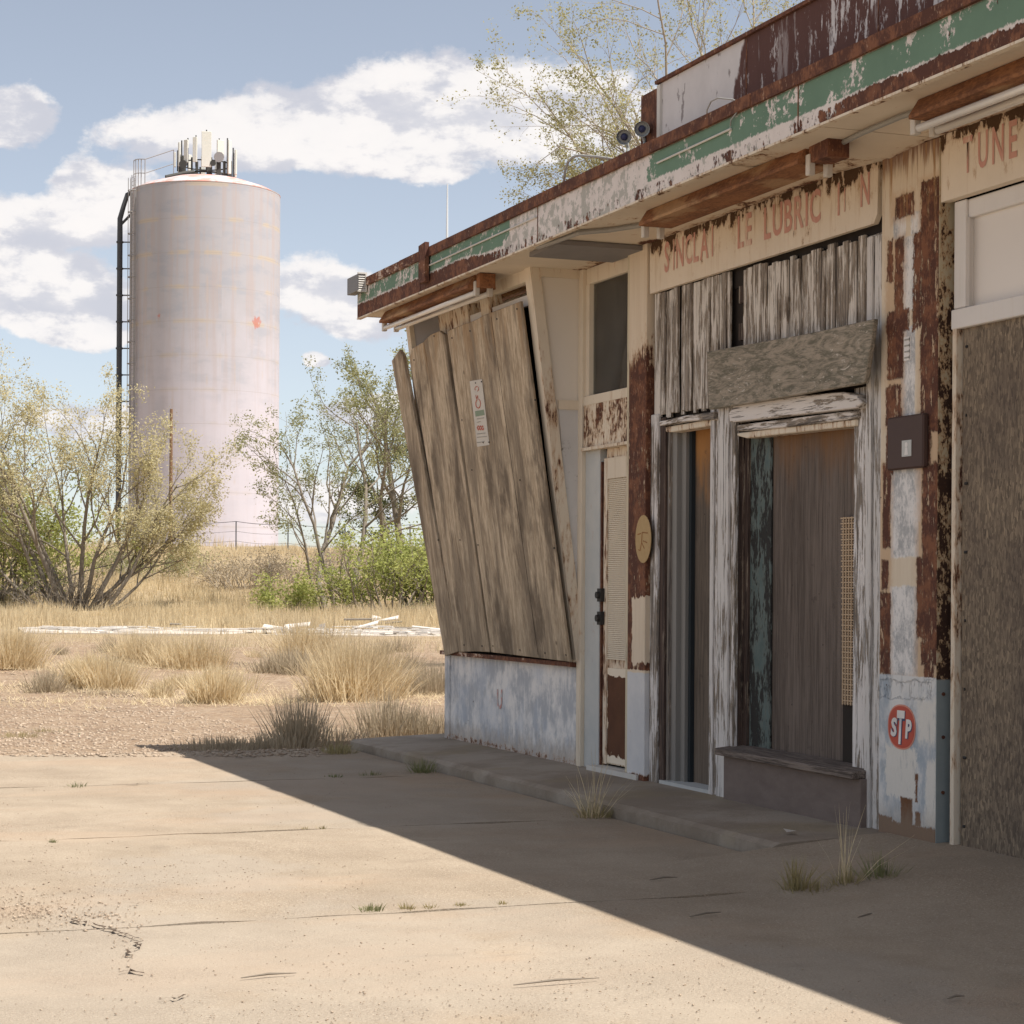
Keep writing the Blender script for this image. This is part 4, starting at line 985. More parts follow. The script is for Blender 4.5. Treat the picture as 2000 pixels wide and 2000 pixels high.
# narrow doorway (left)
fpoly('lintel', [z4(970, 792), z4(1240, 730), z4(1545, 690), z4(1545, 770), z4(1250, 790), z4(975, 838)], -.035, .02, M['lintel'])
fpoly('lintel', [z4(1040, 850), z4(1540, 765), z4(1540, 832), z4(1095, 905), z4(1040, 900)], -.004, .09, M['cream_worn'])
yj = 11.845
zt_ = 2.375
part('jamb', MB().box(.005, .05, YU(664.5, 600, .005), yj, .085, zt_+.05), M['darkwood'], ST, .002)
for xk, ua, ub, xd, mt in ((.022, 665.0, 668.5, .05, 'greywood'), (.045, 672.0, 676.0, .085, 'frame_grey'), (.080, 681.2, 685.0, .11, 'frame_grey'), (.105, 688.5, 690.5, .16, 'tealdark')):
    part('frame_strip', MB().box(xk, xk+.06, YU(ub, 600, xk), YU(ua, 600, xk)+.06, .10, zt_), M[mt], ST, .003)
part('plywood_panel', MB().box(.135, .15, 10.9, YU(694.5, 600, .135), .11, 2.42), M['ply_orange'], ST, label='plywood filling the narrow doorway')
part('threshold', MB().box(-.01, .16, 11.08, 11.80, .085, .125), M['bluegrey'], ST)
# post between
part('post', MB().box(.0, .028, 10.80, 11.10, .085, 2.46), M['whitewood'], ST, .004)
part('post_core', MB().box(.028, .10, 10.81, 11.10, .085, 2.46), M['darkwood'], ST)
part('post_trim', MB().box(-.018, .0, 10.85, 10.985, .095, 2.44), M['whitewood2'], ST, .003)
part('post_trim', MB().box(-.012, .0, 11.055, 11.10, .095, 2.44), M['whitewood2'], ST, .003)
# boarded window (right)
fpoly('lintel', [z6(318, 290), z6(370, 212), z6(700, 165), z6(1000, 120), z6(1400, 85), z6(1540, 115), z6(1590, 190), z6(1540, 238), z6(900, 310), z6(330, 378)], -.045, .03, M['lintel'])
fpoly('lintel', [z6(400, 402), z6(900, 340), z6(1545, 260), z6(1545, 335), z6(900, 420), z6(400, 462)], -.012, .06, M['lintel'])
fpoly('lintel', [z6(400, 478), z6(900, 418), z6(1545, 345), z6(1545, 410), z6(900, 480), z6(490, 528), z6(400, 505)], .004, .10, M['cream_worn'])
zh = 2.30
for xk, ua, ub, mt in ((.03, 734, 738, 'darkwood'), (.055, 741.0, 742.0, 'darkwood'), (.068, 745.0, 747.5, 'darkwood')):
    part('jamb', MB().box(xk, xk+.06, YU(ub, 600, xk), YU(ua, 600, xk)+.05, .40, zh), M[mt], ST, .002)
yt0, yt1 = YU(749.6, 600, .085), YU(770.5, 600, .085)
part('teal_board', MB().box(.085, .099, yt1, yt0+.04, .40, zh), M['teal'], ST, .003, label='peeling teal board beside the plywood')
yp0, yp1 = YU(771, 600, .10), YU(843, 600, .10)
part('plywood_panel', MB().hexa([(.10, yp1-.12, .40), (.115, yp1-.12, .40), (.115, yp0, .40), (.10, yp0, .40), (.10, yp1-.15, zh), (.115, yp1-.15, zh), (.115, yp0, zh), (.10, yp0, zh)]), M['ply'], ST, .002, label='tall brown plywood sheet in the window opening')
# woven strip
ms = MB(); rws = 70; zA, zB = ZV(848, 517, .07), ZV(848, 705, .07)
ya0, ya1 = YU(841.6, 560, .07), YU(856, 560, .07)
for i in range(rws):
    z = zA + (zB-zA)*i/rws; sl = .03*(i/rws)
    ms.box(.062 + .006*(i % 2), .072, ya1, ya0 - sl, z-.009, z-.002)
for kx in range(5):
    yk = ya1 + (ya0-.03-ya1)*kx/4.2; ms.box(.060, .066, yk, yk+.008, zB, zA)
o = part('woven_strip', ms, M['meshwicker'], ST, label='tan woven mesh strip at the right of the plywood'); o['kind'] = 'stuff'
part('dark_backing', MB().box(.08, .098, ya1-.02, ya0-.005, .41, zB), M['gap'], ST)
part('strip_backing', MB().box(.0735, .09, ya1-.02, ya0-.004, zB, zA), M['darkwood'], ST)
yr0, yr1 = YU(855.5, 600, .03), YU(866, 600, .0)
part('frame_strip', MB().box(.015, .10, yr1, yr0, .38, zh+.10), M['whitewood'], ST, .003)
# window board and base
ybs0, ybs1 = YU(723.5, 760, -.05), YU(860.5, 780, -.05)
part('window_sill', MB().hexa([(-.095, ybs1+.01, .352), (.10, ybs1+.01, .36), (.10, ybs0+.03, .372), (-.095, ybs0+.03, .36), (-.095, ybs1+.01, .392), (.10, ybs1+.01, .41), (.10, ybs0+.03, .42), (-.095, ybs0+.03, .40)]), M['sillwood'], ST, .006)
part('bulkhead', MB().box(-.05, .05, ybs1, ybs0, .085, .355), M['bulkhead'], ST, .004)
# white trims left of the pillar
ytr = [YU(866.3, 600), YU(872.3, 600), YU(873.8, 600), YU(880, 600)]
def lean_strip(y0, y1, x0, x1, z0, z1, d):
    return MB().hexa([(x0, y0, z0), (x1, y0, z0), (x1, y1, z0), (x0, y1, z0), (x0, y0-d, z1), (x1, y0-d, z1), (x1, y1-d, z1), (x0, y1-d, z1)])
part('trim', lean_strip(ytr[1]+.004, ytr[0]-.004, -.012, .05, .08, 3.17, .0), M['whitewood2'], ST, .004)
part('trim', lean_strip(ytr[3]-.03, ytr[1]-.004, .0, .05, .08, 3.17, .0), M['whitewood2'], ST, .004)

# the broad pillar
yL, yR = YU(879.5, 600, -.04), YU(936.2, 600, -.04)
pg = part('pillar', MB().box(-.04, .06, yR, yL, .085, 3.545), M['pillar'], ST, .004)
part('pillar_return', MB().box(-.037, .075, yR-.004, yR-.0005, .085, 3.54), M['pillar_side'], pg, label='rust pitted narrow side of the pillar')
rv = MB(); ri = random.Random(2)
for z in (.35, .62, .83): rv.tube([(.0, yR-.004, z), (.0, yR-.011, z)], .009, 8)
part('bolt', rv, M['brown_metal'], pg)
# small brown box with a pale emblem
bx0, bz1 = PX(*q2(1425, 1580), -.06); bx1, bz0 = PX(*q2(1560, 1765), -.06)
mbx = part('meter_box', MB().box(-.075, -.04, bx1, bx0, bz0, bz1), M['meterbox'], pg, .008, label='small brown box on the pillar')
ex0, ez1 = PX(*q2(1470, 1665), -.08); ex1, ez0 = PX(*q2(1505, 1722), -.08)
part('emblem', MB().box(-.078, -.0755, ex1, ex0, ez0, ez1), M['bluegrey'], mbx)
eyc = (ex0+ex1)/2; ezc = (ez0+ez1)/2; er = (ez1-ez0)
em = MB(); em.prism([(eyc + .16*er*cos(a), ezc + .22*er + .16*er*sin(a)) for a in np.linspace(0, 2*pi, 12, endpoint=False)], -.0795, -.0785); em.prism([(eyc-.2*er, ezc-.4*er), (eyc+.2*er, ezc-.4*er), (eyc+.12*er, ezc+.05*er), (eyc-.12*er, ezc+.05*er)], -.0795, -.0785)
part('emblem_figure', em, M['sticker_white'], mbx)
# narrow sticker with upright dark characters
sx0, sz1 = PX(*q2(1478, 1275), -.045); sx1, sz0 = PX(*q2(1502, 1360), -.045)
stv = part('strip_sticker', MB().box(-.0425, -.0405, sx1, sx0, sz0, sz1), M['sticker_white'], pg)
ch = MB(); rc = random.Random(5)
for i in range(4):
    z = sz1 - (i+.5)*(sz1-sz0)/4; ch.box(-.044, -.0428, sx1+.006, sx0-.006, z-.004, z+.004); ch.box(-.044, -.0428, sx1+.006, sx1+.012, z-.013, z+.013)
part('sticker_marks', ch, M['ink_grey'], stv)
# red oval STP sticker
cy_, cz_ = (PX(901, 727, -.045)); rw_ = abs(YU(887, 727, -.045)-YU(914.7, 727, -.045))/2; rh_ = abs(ZV(901, 704.5, -.045)-ZV(901, 749.5, -.045))/2
def oval(k, xa, xb, kn=None):
    pts = []
    for a in np.linspace(0, 2*pi, 44, endpoint=False):
        c_, s_ = cos(a), sin(a); e = .88
        pts.append((cy_ - rw_*k*math.copysign(abs(c_)**e, c_), cz_ + rh_*(k if kn is None else kn)*math.copysign(abs(s_)**e, s_)))
    return MB().prism(pts[::-1], xb, xa)
stp = part('sticker', oval(1.0, -.0425, -.0405), M['sticker_edge'], pg, label='red oval sticker with white letters STP')
part('sticker_field', oval(.93, -.0438, -.0426), M['sticker_red'], stp)
for ch_, yo_, zo_, w_, h_, sh_ in (('S', -.56, -.04, .50, .92, .12), ('T', -.02, -.02, .62, 1.62, .16), ('P', .57, -.06, .50, .92, .12)):
    for mt, dx, dyy, dz, bd in (('sticker_navy', -.0446, .045, -.03, .075), ('sticker_white', -.0454, 0, 0, .045)):
        me = glyph(ch_, 1.0, shear=sh_, bold=bd); vs = np.array([v.co[:2] for v in me.vertices]); mn, mx = vs.min(0), vs.max(0); cc = (mn+mx)/2; ss_ = mx-mn
        for v in me.vertices:
            v.co = (dx, cy_ - ((v.co.x-cc[0])/ss_[0]*w_ + yo_ + dyy)*rw_*.93, cz_ + ((v.co.y-cc[1])/ss_[1]*h_ + zo_ + dz)*rh_*.93)
        link('letter', me, M[mt], stp)

# service bay: sign board, white panel, strand board
sb2 = part('sign_board', MB().box(-.03, .02, 4.2, 8.60, 3.225, 3.56), M['sign'], ST, label='cream sign board with faded red lettering at the near service bay')
yT = YU(967, 140, -.032); z3 = lambda a: 787.1+.1236*a
for txt, a0, a1, zz0, zz1 in (('T', 1425, 1515, 3.325, 3.50), ('U', 1545, 1640, 3.325, 3.50), ('N', 1660, 1770, 3.325, 3.50), ('E', 1795, 1880, 3.325, 3.50)):
    facade_text(txt, YU(z3(a0), 150, -.032), YU(z3(a1), 150, -.032), zz0, zz1, -.0325, M['letter'], sb2, bold=.015)
wb = YU(950.5, 400, .0); 
part('bay_frame', MB().box(.015, .10, wb-.10, wb-.0, 2.70, 3.22).box(.03, .10, 4.2, wb-.10, 3.13, 3.22).box(.0, .10, 4.2, wb, 2.60, 2.695), M['whiteframe'], ST, .004)
part('frame_bead', MB().box(.005, .03, wb-.115, wb-.10, 2.70, 3.13), M['whiteframe'], ST, .002)
part('white_board', MB().box(.06, .08, 5.9, wb-.10, 2.695, 3.13), M['whitepanel'], ST)
part('white_board', MB().box(.06, .08, 4.3, 5.89, 2.695, 3.13), M['whitepanel'], ST)
part('bay_trim', MB().box(.0, .05, wb-.045, wb-.012, .10, 2.60), M['cream_worn'], ST, .003)
yo_ = wb-.06
for k in range(4):
    part('strand_board', MB().box(.03, .045, yo_-1.22*(k+1)+.004, yo_-1.22*k, .09, 2.60), M['osb'], ST, .002)
nb_ = random.Random(27)
for i in range(16):
    part('nail', MB().tube([(.032, yo_-.03-(i % 2)*1.13-nb_.uniform(0, .02), .2+(i//2)*.33), (.027, yo_-.03-(i % 2)*1.13, .2+(i//2)*.33)], .008, 6), M['lock'], ST)
part('wall', MB().box(.0, .10, -4, yo_-4.88, -.05, 3.55), M['lowwall'], ST)

# conduits under the soffit
def soff_pt(U, V, z=3.53): x, y = PG(U, V, z); return (x, y, z)
part('conduit', MB().tube([soff_pt(538, 247), soff_pt(562, 239), soff_pt(580, 232.5), soff_pt(610, 230), soff_pt(655, 223)], .016, 8), M['pipe'], ST)
part('conduit', MB().tube([(lambda p: (p[0], p[1], 3.44))(soff_pt(826, 152)), soff_pt(836, 146), soff_pt(862, 133), soff_pt(900, 117), soff_pt(928, 108)], .014, 8), M['pipe'], ST)
# fluorescent fixtures hung under the soffit
def fixture(y0, y1, x, label, tubes, hood=True):
    t = thing('light_fixture', (x, (y0+y1)/2, 3.55), label, 'light fixture', 'fluorescent fixtures under the eaves')
    mb = MB(); prof_ = [(-.055, 3.547), (-.105, 3.472), (-.105, 3.455), (.105, 3.455), (.105, 3.472), (.055, 3.547)]
    b = 0
    for yv in (y0, y1): mb.v += [(x+a, yv, z) for a, z in prof_]
    n = 6; mb.f.append(tuple(range(n))); mb.f.append(tuple(range(2*n-1, n-1, -1)))
    for i in range(n): mb.f.append((i, n+i, n+(i+1) % n, (i+1) % n))
    part('casing', mb, M['casing'], t)
    for dx in (-.05, .05):
        for yv in (y0-.03, y1+.03):
            part('socket', MB().box(x+dx-.018, x+dx+.018, yv-.02, yv+.02, 3.395, 3.50), M['socket'], t, .004)
        if tubes: part('tube', MB().tube([(x+dx, y0, 3.42), (x+dx, y1, 3.42)], .019, 12), M['tube'], t, smooth=True)
    if tubes: part('end_box', MB().box(x-.06, x+.06, y0-.12, y0-.052, 3.45, 3.545), M['casing'], t, .003)
fixture(13.62, 15.72, -.56, 'rusty fluorescent fixture with tubes above the leaning boards', True)
fixture(9.02, 10.92, -.47, 'rusted fluorescent casing without tubes above the lettered sign board', False)
part('end_box', MB().box(-.53, -.41, 8.80, 8.985, 3.455, 3.547), M['brown_metal'], bpy.data.objects['light_fixture.001'])
fixture(5.9, 7.98, -.48, 'orange rusted fixture with two white tubes over the near service bay', True)

# louvred box at the far end of the fascia
vb = thing('louvred_box', (-.78, 15.93, 3.72), 'small pale louvred box fixed at the far end of the fascia', 'vent box')
part('casing', MB().box(-.812, -.742, 15.83, 16.13, 3.722, 3.858), M['ventgrey'], vb, .003)
for i in range(7): part('louvre', MB().hexa([(-.808, 15.815, 3.726+i*.018), (-.748, 15.815, 3.726+i*.018), (-.748, 15.83, 3.742+i*.018), (-.808, 15.83, 3.742+i*.018), (-.808, 15.82, 3.723+i*.018), (-.748, 15.82, 3.723+i*.018), (-.748, 15.83, 3.737+i*.018), (-.808, 15.83, 3.737+i*.018)]), M['vent'], vb)
part('rim', MB().box(-.815, -.739, 15.812, 15.83, 3.856, 3.868).box(-.815, -.739, 15.812, 15.83, 3.712, 3.722).box(-.752, -.739, 15.812, 15.83, 3.722, 3.856), M['vent'], vb)

# pair of can floodlights on the roof edge
def flood(U, V, x, label, tgt):
    y, z = PX(U, V, x); c = np.array([x, y, z]); d = np.array(tgt) - c; d = d/np.linalg.norm(d)
    t = thing('floodlight', (x, y, 3.83), label, 'floodlight', 'can floodlights on the roof edge')
    mb = MB(); pts = [c - d*.13, c - d*.11, c - d*.05, c, c + d*.012]; mb.tube(pts, [.018, .026, .034, .043, .045], 16, cap=False); mb.tube([c - d*.02, c - d*.019], [.036, .001], 16, cap=False)
    mb.tube([c + d*.012, c + d*.0, c - d*.04], [.045, .039, .034], 16, cap=False)
    part('can', mb, M['flood'], t, smooth=True)
    part('lamp', MB().tube([c - d*.018, c - d*.004, c + d*.003], [.022, .02, .008], 12), M['sticker_navy'], t, smooth=True)
    part('bracket', MB().tube([c - d*.09, c - d*.09 + np.array([.02, 0, -.07]), (x+.03, y+.02, 3.80)], .010, 8), M['flood'], t)
flood(624, 137, -.62, 'left can floodlight on the roof edge below the parapet end', CAM + np.array([0, 2, .0]))
flood(642, 129, -.62, 'right can floodlight on the roof edge, touching the parapet end', CAM + np.array([.5, 0, -.2]))
# bent conduit hoops
def hoop(uvs, x, label, r=.008):
    t = thing('conduit_hoop', (x, PX(*uvs[0], x)[0], 3.8), label, 'conduit', 'bent conduits on the roof edge')
    pts = [(x, *PX(u, v, x)) for u, v in uvs]; part('pipe', MB().tube(pts, r, 6), M['pipe'], t, smooth=True)
hoop([(564, 182), (565, 171), (568, 162), (573, 157), (579, 155.5), (600, 157), (618, 160)], -.70, 'bent grey conduit hooped over the roof edge by the far tree branches')
hoop([(706.5, 122), (707, 110), (711, 101.5), (718, 98), (733, 99.5), (738, 102), (737, 112), (731, 120), (730.5, 126)], -.745, 'thin wire hoop in front of the grey parapet', .004)
wh = thing('whip_antenna', (1.5, 15.4, 3.8), 'thin white whip antenna standing on the far roof', 'antenna')
xa_, ya_ = 1.5, YU(448, 215, 1.5); ya_ = min(ya_, 15.8)
pA = PX(447, 242, .6); pB = PX(447.5, 184, .6)
wy_ = 15.8; xx0, zz0 = PY(447, 242, wy_); xx1, zz1 = PY(447.5, 184, wy_)
part('mast', MB().tube([(xx0, wy_, 3.79), (xx0, wy_, zz0+.1), (xx1, wy_, zz1)], [.012, .009, .005], 6), M['whitemetal'], wh)

# ------------------------------------------------------------------ water tower on the embankment
def f_tower(g):
    P = g.pos(); x, y, z = g.sep(P); TX, TY = float(TC[0]), float(TC[1])
    ang = g.m('ARCTAN2', g.sub(x, TX), g.sub(y, TY)); q = g.comb(g.mul(ang, 5.4), 0.0, z)
    n = g.noise(q, .35, 7, .66); st = g.noise(q, 1.6, 7, .72, st=(1, 1, .05)); blotch = g.noise(q, .5, 6, .6, st=(.6, 1, 1.6), loc=(5, 0, 3))
    hi = g.ss(g.add(z, g.mul(g.sub(n, .5), 12)), 11, 24)
    c = g.mix(hi, (.56, .525, .575), (.43, .42, .45))  # paler lower shell: a hazy halo put into the tank colour
    c = g.mix(g.mul(g.ss(blotch, .48, .62), g.add(.12, g.mul(hi, .55))), c, (.36, .375, .43))
    c = g.mix(g.mul(g.ss(st, .46, .62), g.add(.12, g.mul(hi, .5))), c, (.45, .375, .36))
    # horizontal plate seams, tan where the stain has run
    fr = g.m('FRACT', g.m('DIVIDE', g.sub(z, 4.4), 2.42)); seam = g.ss(g.m('ABSOLUTE', g.sub(fr, .5)), .10, .02)
    sm = g.mul(seam, g.ss(g.noise(q, .55, 5, .6, loc=(1, 7, 0)), .46, .60)); c = g.mix(g.mul(sm, g.add(.15, g.mul(hi, .6))), c, (.52, .435, .33))
    thin = g.ss(g.m('ABSOLUTE', g.sub(fr, .5)), .012, .004); c = g.mix(g.mul(thin, .45), c, (.36, .32, .32))
    vs = g.m('FRACT', g.mul(ang, 2.2)); v2 = g.mul(g.ss(g.m('ABSOLUTE', g.sub(vs, .5)), .05, .01), g.ss(g.noise(q, .4, 4, .5, loc=(9, 0, 2)), .5, .6)); c = g.mix(g.mul(v2, .35), c, (.53, .43, .36))
    # two red-lead rust spots
    for (U, V, r) in ((261, 322, .30), (169, 316, .02)):
        a_ = math.asin((U-203.5)/74.3); p = TC - FW*math.cos(a_)*TR + _r0*math.sin(a_)*TR; p = np.array([p[0], p[1], float(PD(U, V, TZ-TR*math.cos(a_))[2])])
        d = g.vmath('DISTANCE', P, tuple(float(v) for v in p)); dd = g.add(d, g.mul(g.sub(g.noise(P, 1.6, 7, .72, st=(1, 1, .45)), .5), 2.2))
        c = g.mix(g.mul(g.ss(dd, r+.16, r), .75), c, (.50, .17, .12))
    return dict(c=c, h=st, s=.05, d=.02)
TZ = 150.0; TP = PD(203.5, 545, TZ); TC = np.array([TP[0], TP[1], 0.0]); TR = 74.3/FOC*TZ
TC = TC; ztop = float(PD(203.5, 181, TZ-TR)[2]); zbase = float(ground_z(TC[0], TC[1])) - .5
M['tower'] = material('lavender_hazed_foot_tank_paint', f_tower, .75)
M['tower_roof'] = material('pink_tank_roof', lambda g: g.mix(g.ss(g.noise(g.pos(), .9, 5, .6), .42, .58), (.52, .46, .46), (.58, .30, .25)), .7)
M['steel_dark'] = flat('dark_pipe_steel', (.075, .08, .09), .6); M['steel_grey'] = flat('grey_ladder_steel', (.30, .29, .29), .6)
M['panel_white'] = flat('antenna_white', (.66, .66, .60), .5); M['panel_dark'] = flat('antenna_mount_dark', (.06, .06, .055), .7)
TW = thing('water_tower', (float(TC[0]), float(TC[1]), float(zbase)), 'tall lavender grey cylindrical water tank crowned with antennas behind the trees', 'water tower')
c3 = (TC[0], TC[1], 0)
part('tank', MB().lathe(c3, [(TR, zbase)] + [(TR, zbase + (ztop-zbase)*i/12) for i in range(1, 13)], 96), M['tower'], TW, smooth=True)
part('tank_roof', MB().lathe(c3, [(TR+.01, ztop-.02), (TR+.02, ztop+.04), (TR*.86, ztop+.42), (TR*.55, ztop+.98), (TR*.25, ztop+1.28), (.01, ztop+1.34)], 96), M['tower_roof'], TW, smooth=False)
tk = bpy.data.objects['tank_roof']
ta = lambda U: math.asin(max(-1, min(1, (U-203.5)/74.3)))
def around(U, r): a = ta(U); return TC - FW*np.cos(a)*r + _r0*np.sin(a)*r      # point of the near half of the shell
# overflow pipe standing off the shell at the left
lft = -_r0; side = TC - FW*.6
pipeR = TR + .62
def off(k, z): p = TC + lft*k - FW*1.0; return (p[0], p[1], z)
ppts = [off(TR-.6, ztop+.25), off(TR+.1, ztop-.15), off(pipeR-.25, ztop-1.0), off(pipeR, ztop-1.9), off(pipeR, ztop-3.2), off(pipeR, 6.0), off(pipeR, zbase)]
pp = part('overflow_pipe', MB().tube(ppts, [.17, .17, .17, .19, .2, .2, .2], 10), M['steel_dark'], TW, smooth=True)
k = 0; z = ztop-3.6
while z > 6:
    part('standoff', MB().tube([off(TR-.3, z), off(pipeR+.22, z)], .05, 6).tube([off(pipeR, z-.06), off(pipeR, z+.06)], .26, 10), M['steel_dark'], pp); z -= 1.93
part('brace', MB().tube([off(pipeR, ztop-2.4), off(TR-.2, ztop-1.55)], .10, 8), M['steel_dark'], pp)
# caged ladder
ld = MB(); UL = (149.5, 153.5)
la, lb = around(139.5, TR+.2), around(144.5, TR+.2)
for p in (la, lb): ld.tube([(p[0], p[1], 5), (p[0], p[1], ztop+.9)], .035, 5)
z = 5.2
while z < ztop+.8: ld.tube([(la[0], la[1], z), (lb[0], lb[1], z)], .016, 4); z += .30
ldo = part('ladder', ld, M['steel_grey'], TW)
cg = MB(); cm = (la+lb)/2; outw = (cm-TC)/np.linalg.norm((cm-TC)[:2]); tang = np.array([-outw[1], outw[0], 0])
hoopz = np.arange(8.0, ztop+.6, 1.55)
for z in hoopz: cg.tube([tuple(cm + tang*.36*cos(a) + outw*.42*sin(a) + np.array([0, 0, z])) for a in np.linspace(0, pi, 9)], .032, 4)
for a in np.linspace(.25, pi-.25, 5):
    p = cm + tang*.36*cos(a) + outw*.42*sin(a); cg.tube([(p[0], p[1], 8), (p[0], p[1], ztop+.6)], .022, 4)
part('cage', cg, M['steel_grey'], ldo)
# railing beside the top of the ladder
rl_ = MB(); prev = None
for U in (132, 136, 140, 144, 149):
    p = around(U, TR-.25); b0 = (p[0], p[1], ztop-.1); b1 = (p[0], p[1], ztop+2.25-.02*(U-132)); rl_.tube([b0, b1], .035, 5)
    if prev: rl_.tube([prev, b1], .035, 5); rl_.tube([(prev[0], prev[1], prev[2]-1.0), (b1[0], b1[1], b1[2]-1.0)], .03, 5)
    prev = b1
q = around(162, TR*.62); e = (q[0], q[1], ztop+2.75); rl_.tube([prev, e], .035, 5); rl_.tube([(prev[0], prev[1], prev[2]-1.0), (e[0], e[1], e[2]-1.0)], .03, 5); rl_.tube([e, (e[0], e[1], ztop+.9)], .035, 5)
part('guard_rail', rl_, M['steel_grey'], TW)
# ring of panel antennas
ar = thing('antenna_array', (float(TC[0]), float(TC[1]), float(ztop+1.2)), 'cluster of white cellular panel antennas on top of the water tower', 'antenna array')
RA = 2.15; za = ztop+1.15
mbm = MB()
for a in np.linspace(0, 2*pi, 25)[:-1]:
    p0 = TC + np.array([cos(a), sin(a), 0])*RA*.86; p1 = TC + np.array([cos(a+.262), sin(a+.262), 0])*RA*.86
    mbm.tube([(p0[0], p0[1], za+.25), (p1[0], p1[1], za+.25)], .07, 5); mbm.tube([(p0[0], p0[1], za+1.1), (p1[0], p1[1], za+1.1)], .05, 5)
for a in np.linspace(0, 2*pi, 9)[:-1]:
    p0 = TC + np.array([cos(a), sin(a), 0])*RA*.86; mbm.tube([(p0[0], p0[1], za-.6), (p0[0], p0[1], za+1.3)], .07, 6); mbm.tube([(TC[0], TC[1], za+.25), (p0[0], p0[1], za+.25)], .06, 5)
part('mounting_ring', mbm, M['panel_dark'], ar)
ra_ = random.Random(6)
spec = [(174.5, 147, 162, 1.2), (181, 140, 164, 1.6), (188.5, 139, 162, 4.2), (197.5, 137, 162, 4.2), (208.5, 131.5, 167, 9.5), (221, 139, 158, 6), (228.5, 137, 171, 2.2), (232.8, 144, 169, 2)]
for U, v0, v1, wpx in spec:
    a = math.asin(max(-1, min(1, (U-203.5)/ (RA/TZ*FOC)))); p = TC - FW*cos(a)*RA + _r0*sin(a)*RA; d = (p-TC)/np.linalg.norm((p-TC)[:2]); t_ = np.array([-d[1], d[0], 0])
    w = wpx/FOC*TZ/2/max(.45, abs(np.dot(t_, _r0))); zT = float(PD(U, v0, TZ-RA)[2]); zBm = float(PD(U, v1, TZ-RA)[2]); dp = .14
    A = p + t_*w; B = p - t_*w; C_ = B + d*dp; D_ = A + d*dp
    part('panel_antenna', MB().hexa([(*X_[:2], zBm) for X_ in (A, B, C_, D_)] + [(*X_[:2], zT) for X_ in (A, B, C_, D_)]), M['panel_white'], ar, .02)
    part('pole', MB().tube([(*(p-d*.12)[:2], zBm-.3), (*(p-d*.12)[:2], zT+.15)], .05, 6), M['panel_dark'], ar)
for a in np.linspace(.4, pi-.4, 6):      # those on the far side
    p = TC + FW*sin(a)*RA + _r0*cos(a)*RA; d = (p-TC)/np.linalg.norm((p-TC)[:2]); t_ = np.array([-d[1], d[0], 0]); w = .16
    A = p + t_*w; B = p - t_*w; C_ = B + d*.14; D_ = A + d*.14
    part('panel_antenna', MB().hexa([(*X_[:2], za+.35) for X_ in (A, B, C_, D_)] + [(*X_[:2], za+2.2) for X_ in (A, B, C_, D_)]), M['panel_white'], ar, .02)
for U, V, r in ((219, 157, .38), (183, 164, .3), (213, 163, .22)):
    p = PD(U, V, TZ-RA-.1); part('radio_unit', MB().tube([p, p + FW*.2], [r, r*.8], 12), M['panel_dark'] if r < .35 else M['steel_grey'], ar)
for i in range(16):
    a = ra_.uniform(0, 2*pi); p = TC + np.array([cos(a), sin(a), 0])*RA*.86; h = ra_.uniform(.8, 1.9)
    part('stub', MB().box(p[0]-.09, p[0]+.09, p[1]-.09, p[1]+.09, za-.3, za+h), M['panel_dark'], ar) if i < 12 else None
# cable bundle across the tank roof
part('cable_bundle', MB().tube([around(158, TR*.72) + np.array([0, 0, ztop+.72]), around(172, TR*.5) + np.array([0, 0, ztop+1.15]), around(186, TR*.4) + np.array([0, 0, ztop+1.3])], .16, 6), M['panel_dark'], TW)

# wire fence along the crest, a stake and a plain post
fn = thing('wire_fence', tuple(float(v) for v in PD(236, 541, 116)), 'thin wire fence along the crest in front of the water tower', 'fence')
pts = []
for U in (-40, 40, 110, 165, 236, 288, 345, 410, 480):
    p = PD(U, 541, 116 + 2*sin(U)); zg = float(ground_z(p[0], p[1])); h = 1.62; pts.append((p[0], p[1], zg+h))
    part('fence_post', MB().tube([(p[0], p[1], zg-.3), (p[0], p[1], zg+h)], .035, 6), M['steel_dark'], fn)
for dz in (0, -.55, -1.1):
    w = []
    for i in range(len(pts)-1):
        for t in np.linspace(0, 1, 6, endpoint=False): a, b = np.array(pts[i]), np.array(pts[i+1]); w.append(tuple(a*(1-t)+b*t + np.array([0, 0, dz - .10*sin(pi*t)])))
    part('wire', MB().tube(w, .016 if dz == 0 else .008, 4), M['steel_dark'], fn)
p = PD(170.5, 545, 104); zg = float(ground_z(p[0], p[1]))
sp_ = thing('wooden_pole', (float(p[0]), float(p[1]), zg), 'thin weathered brown pole rising from the left tree before the tower', 'pole')
part('shaft', MB().tube([(p[0], p[1], zg-.5), (p[0], p[1], float(PD(170.5, 409, 104)[2]))], [.11, .075], 8), flat('brown_pole_wood', (.22, .13, .075)), sp_)

